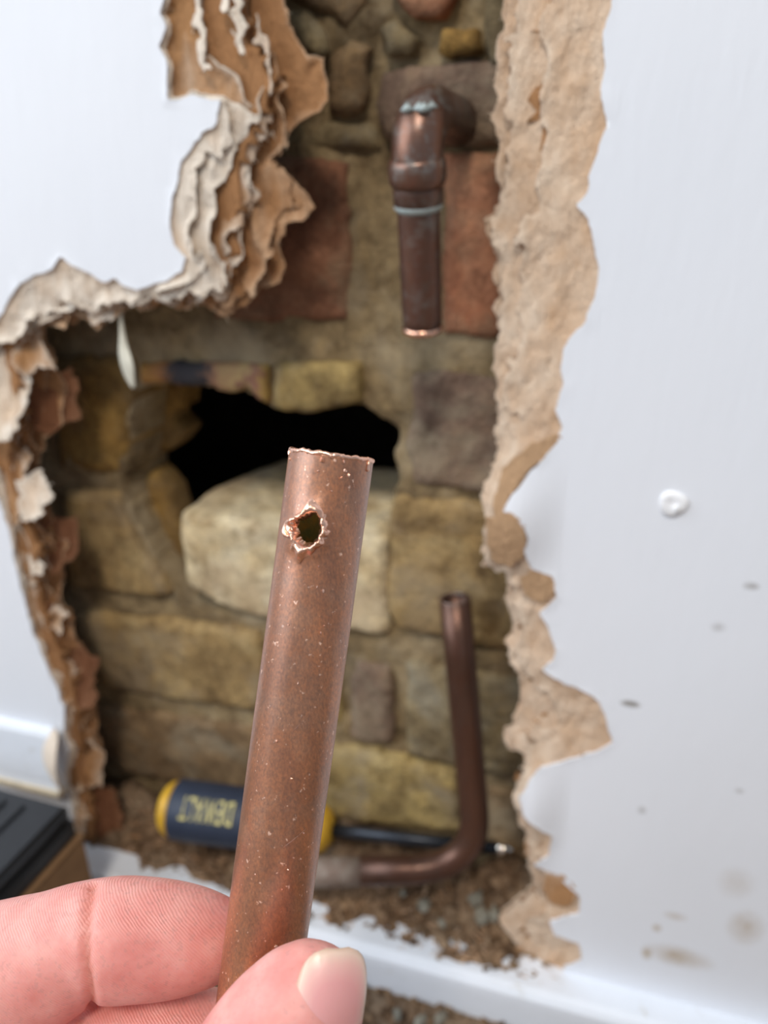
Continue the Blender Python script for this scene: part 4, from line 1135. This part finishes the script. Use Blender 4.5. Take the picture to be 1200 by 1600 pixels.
# creases at the finger joints, carved into the skin
nv = len(me.vertices); co = np.empty(nv*3); me.vertices.foreach_get('co', co); co = co.reshape(-1, 3)
no = np.empty(nv*3); me.vertices.foreach_get('normal', no); no = no.reshape(-1, 3)
rel = co-CAM; zc_ = rel@FWD; pxx = 600+FPX*(rel@RGT)/zc_; pyy = 800-FPX*(rel@UPV)/zc_
crease = np.zeros(nv)
front = (no@(-FWD)) > .0
def seg_d(x0, y0, x1, y1):
    ex, ey = x1-x0, y1-y0; t = np.clip(((pxx-x0)*ex+(pyy-y0)*ey)/(ex*ex+ey*ey), 0, 1)
    return np.hypot(pxx-x0-t*ex, pyy-y0-t*ey)
for segs, wdt, dep, zmin in (([(148, 1362, 136, 1430), (136, 1430, 134, 1500), (134, 1500, 142, 1570)], 7, .0011, .13),
                       ([(-108, 1400, -112, 1680)], 9, .0012, .13), ([(126, 1600, 118, 1740)], 8, .0010, .13),
                       ([(330, 1620, 350, 1700)], 8, .0006, .0)):
    dm = np.min([seg_d(*s) for s in segs], axis=0)
    g = np.exp(-(dm/wdt)**2)*front*(zc_ > zmin)
    co -= no*(g*dep)[:, None]; crease = np.maximum(crease, g)
# nail bed: press the skin in around the nail
nc = C(524, 1556, .113)
me.vertices.foreach_set('co', co.ravel())
at = me.attributes.new('crease', 'FLOAT', 'POINT'); at.data.foreach_set('value', crease.astype(np.float32))
at = me.attributes.new('ridge', 'FLOAT', 'POINT'); at.data.foreach_set('value', sst(.128, .134, zc_).astype(np.float32))
me.polygons.foreach_set('use_smooth', [True]*len(me.polygons)); me.update()
tag(hand, 'left hand holding the copper offcut between thumb and index finger', 'hand')

# thumb nail: plate wrapped on the thumb's surface
M_NAIL, nt, b = newmat('thumb_nail')
at = nd(nt, 'ShaderNodeAttribute', attribute_name='along')
c = ramp(nt, at.outputs['Fac'], [(.5, (.74, .34, .33)), (.78, (.76, .36, .35)), (.90, (.80, .46, .41)), (.965, (.80, .58, .47)), (1.0, (.66, .47, .35))])
nt.links.new(c, b.inputs['Base Color']); b.inputs['Roughness'].default_value = .33
b.inputs['Subsurface Weight'].default_value = .15; b.inputs['Subsurface Radius'].default_value = (.002, .0008, .0005); b.inputs['Subsurface Scale'].default_value = 1.0
bump(nt, b, tex(nt, 900, 3, .6, (1, 1, .2)), .0002, .3)
from mathutils.bvhtree import BVHTree
bmx = bmesh.new(); bmx.from_mesh(me); bvh = BVHTree.FromBMesh(bmx)
def surf(px, py):
    d_ = FWD+RGT*((px-600)/FPX)-UPV*((py-800)/FPX); d_ = d_/np.linalg.norm(d_)
    hit = bvh.ray_cast(Vector(CAM), Vector(d_))
    return (np.array(hit[0]), np.array(hit[1])) if hit[0] is not None else (None, None)
# frame on the thumb at the nail's middle
c0, n0 = surf(512, 1570)
lng = C(530, 1490, .118)-C(505, 1640, .118); lng /= np.linalg.norm(lng)
nrm = -FWD*.93+RGT*.36; nrm -= lng*(nrm@lng); nrm /= np.linalg.norm(nrm)
lat = np.cross(lng, nrm)
if lat@RGT < 0: lat = -lat
ctr = c0+n0*.0001
ctr = C(525, 1572, float((ctr-CAM)@FWD)+.0002)
NL, NWd = 24, 20; V, Fq, al = [], [], []
RN = .0080
for i in range(NL+1):
    s = i/NL                                   # 0 base .. 1 free edge
    for j in range(NWd+1):
        q = j/NWd*2-1
        hw = .0064*max(.03, 1-abs(2*s-1)**2.7)**(1/2.7)
        a = q*hw/RN
        rr = (abs(2*s-1)**2.7+abs(q*hw/.0064)**2.7)**(1/2.7)
        lonp = -.0102+.0172*s
        dip = -.0030*(max(0, s-.45)/.55)**2-.0004*rr**6
        V.append(ctr+lng*lonp+lat*(RN*math.sin(a))+nrm*(dip+.0002-RN*(1-math.cos(a))))
        al.append(.5+.5*rr*(1 if s > .35 else .6))
for i in range(NL):
    for j in range(NWd): Fq.append((i*(NWd+1)+j, i*(NWd+1)+j+1, (i+1)*(NWd+1)+j+1, (i+1)*(NWd+1)+j))
nail = mesh_obj('thumb_nail', V, Fq, M_NAIL, hand, attrs={'along': al}); nail['label'] = 'pink thumb nail with a cream free edge'; fix_normals(nail)
md = nail.modifiers.new('thickness', 'SOLIDIFY'); md.thickness = .0006; md.offset = 0
bmx.free()
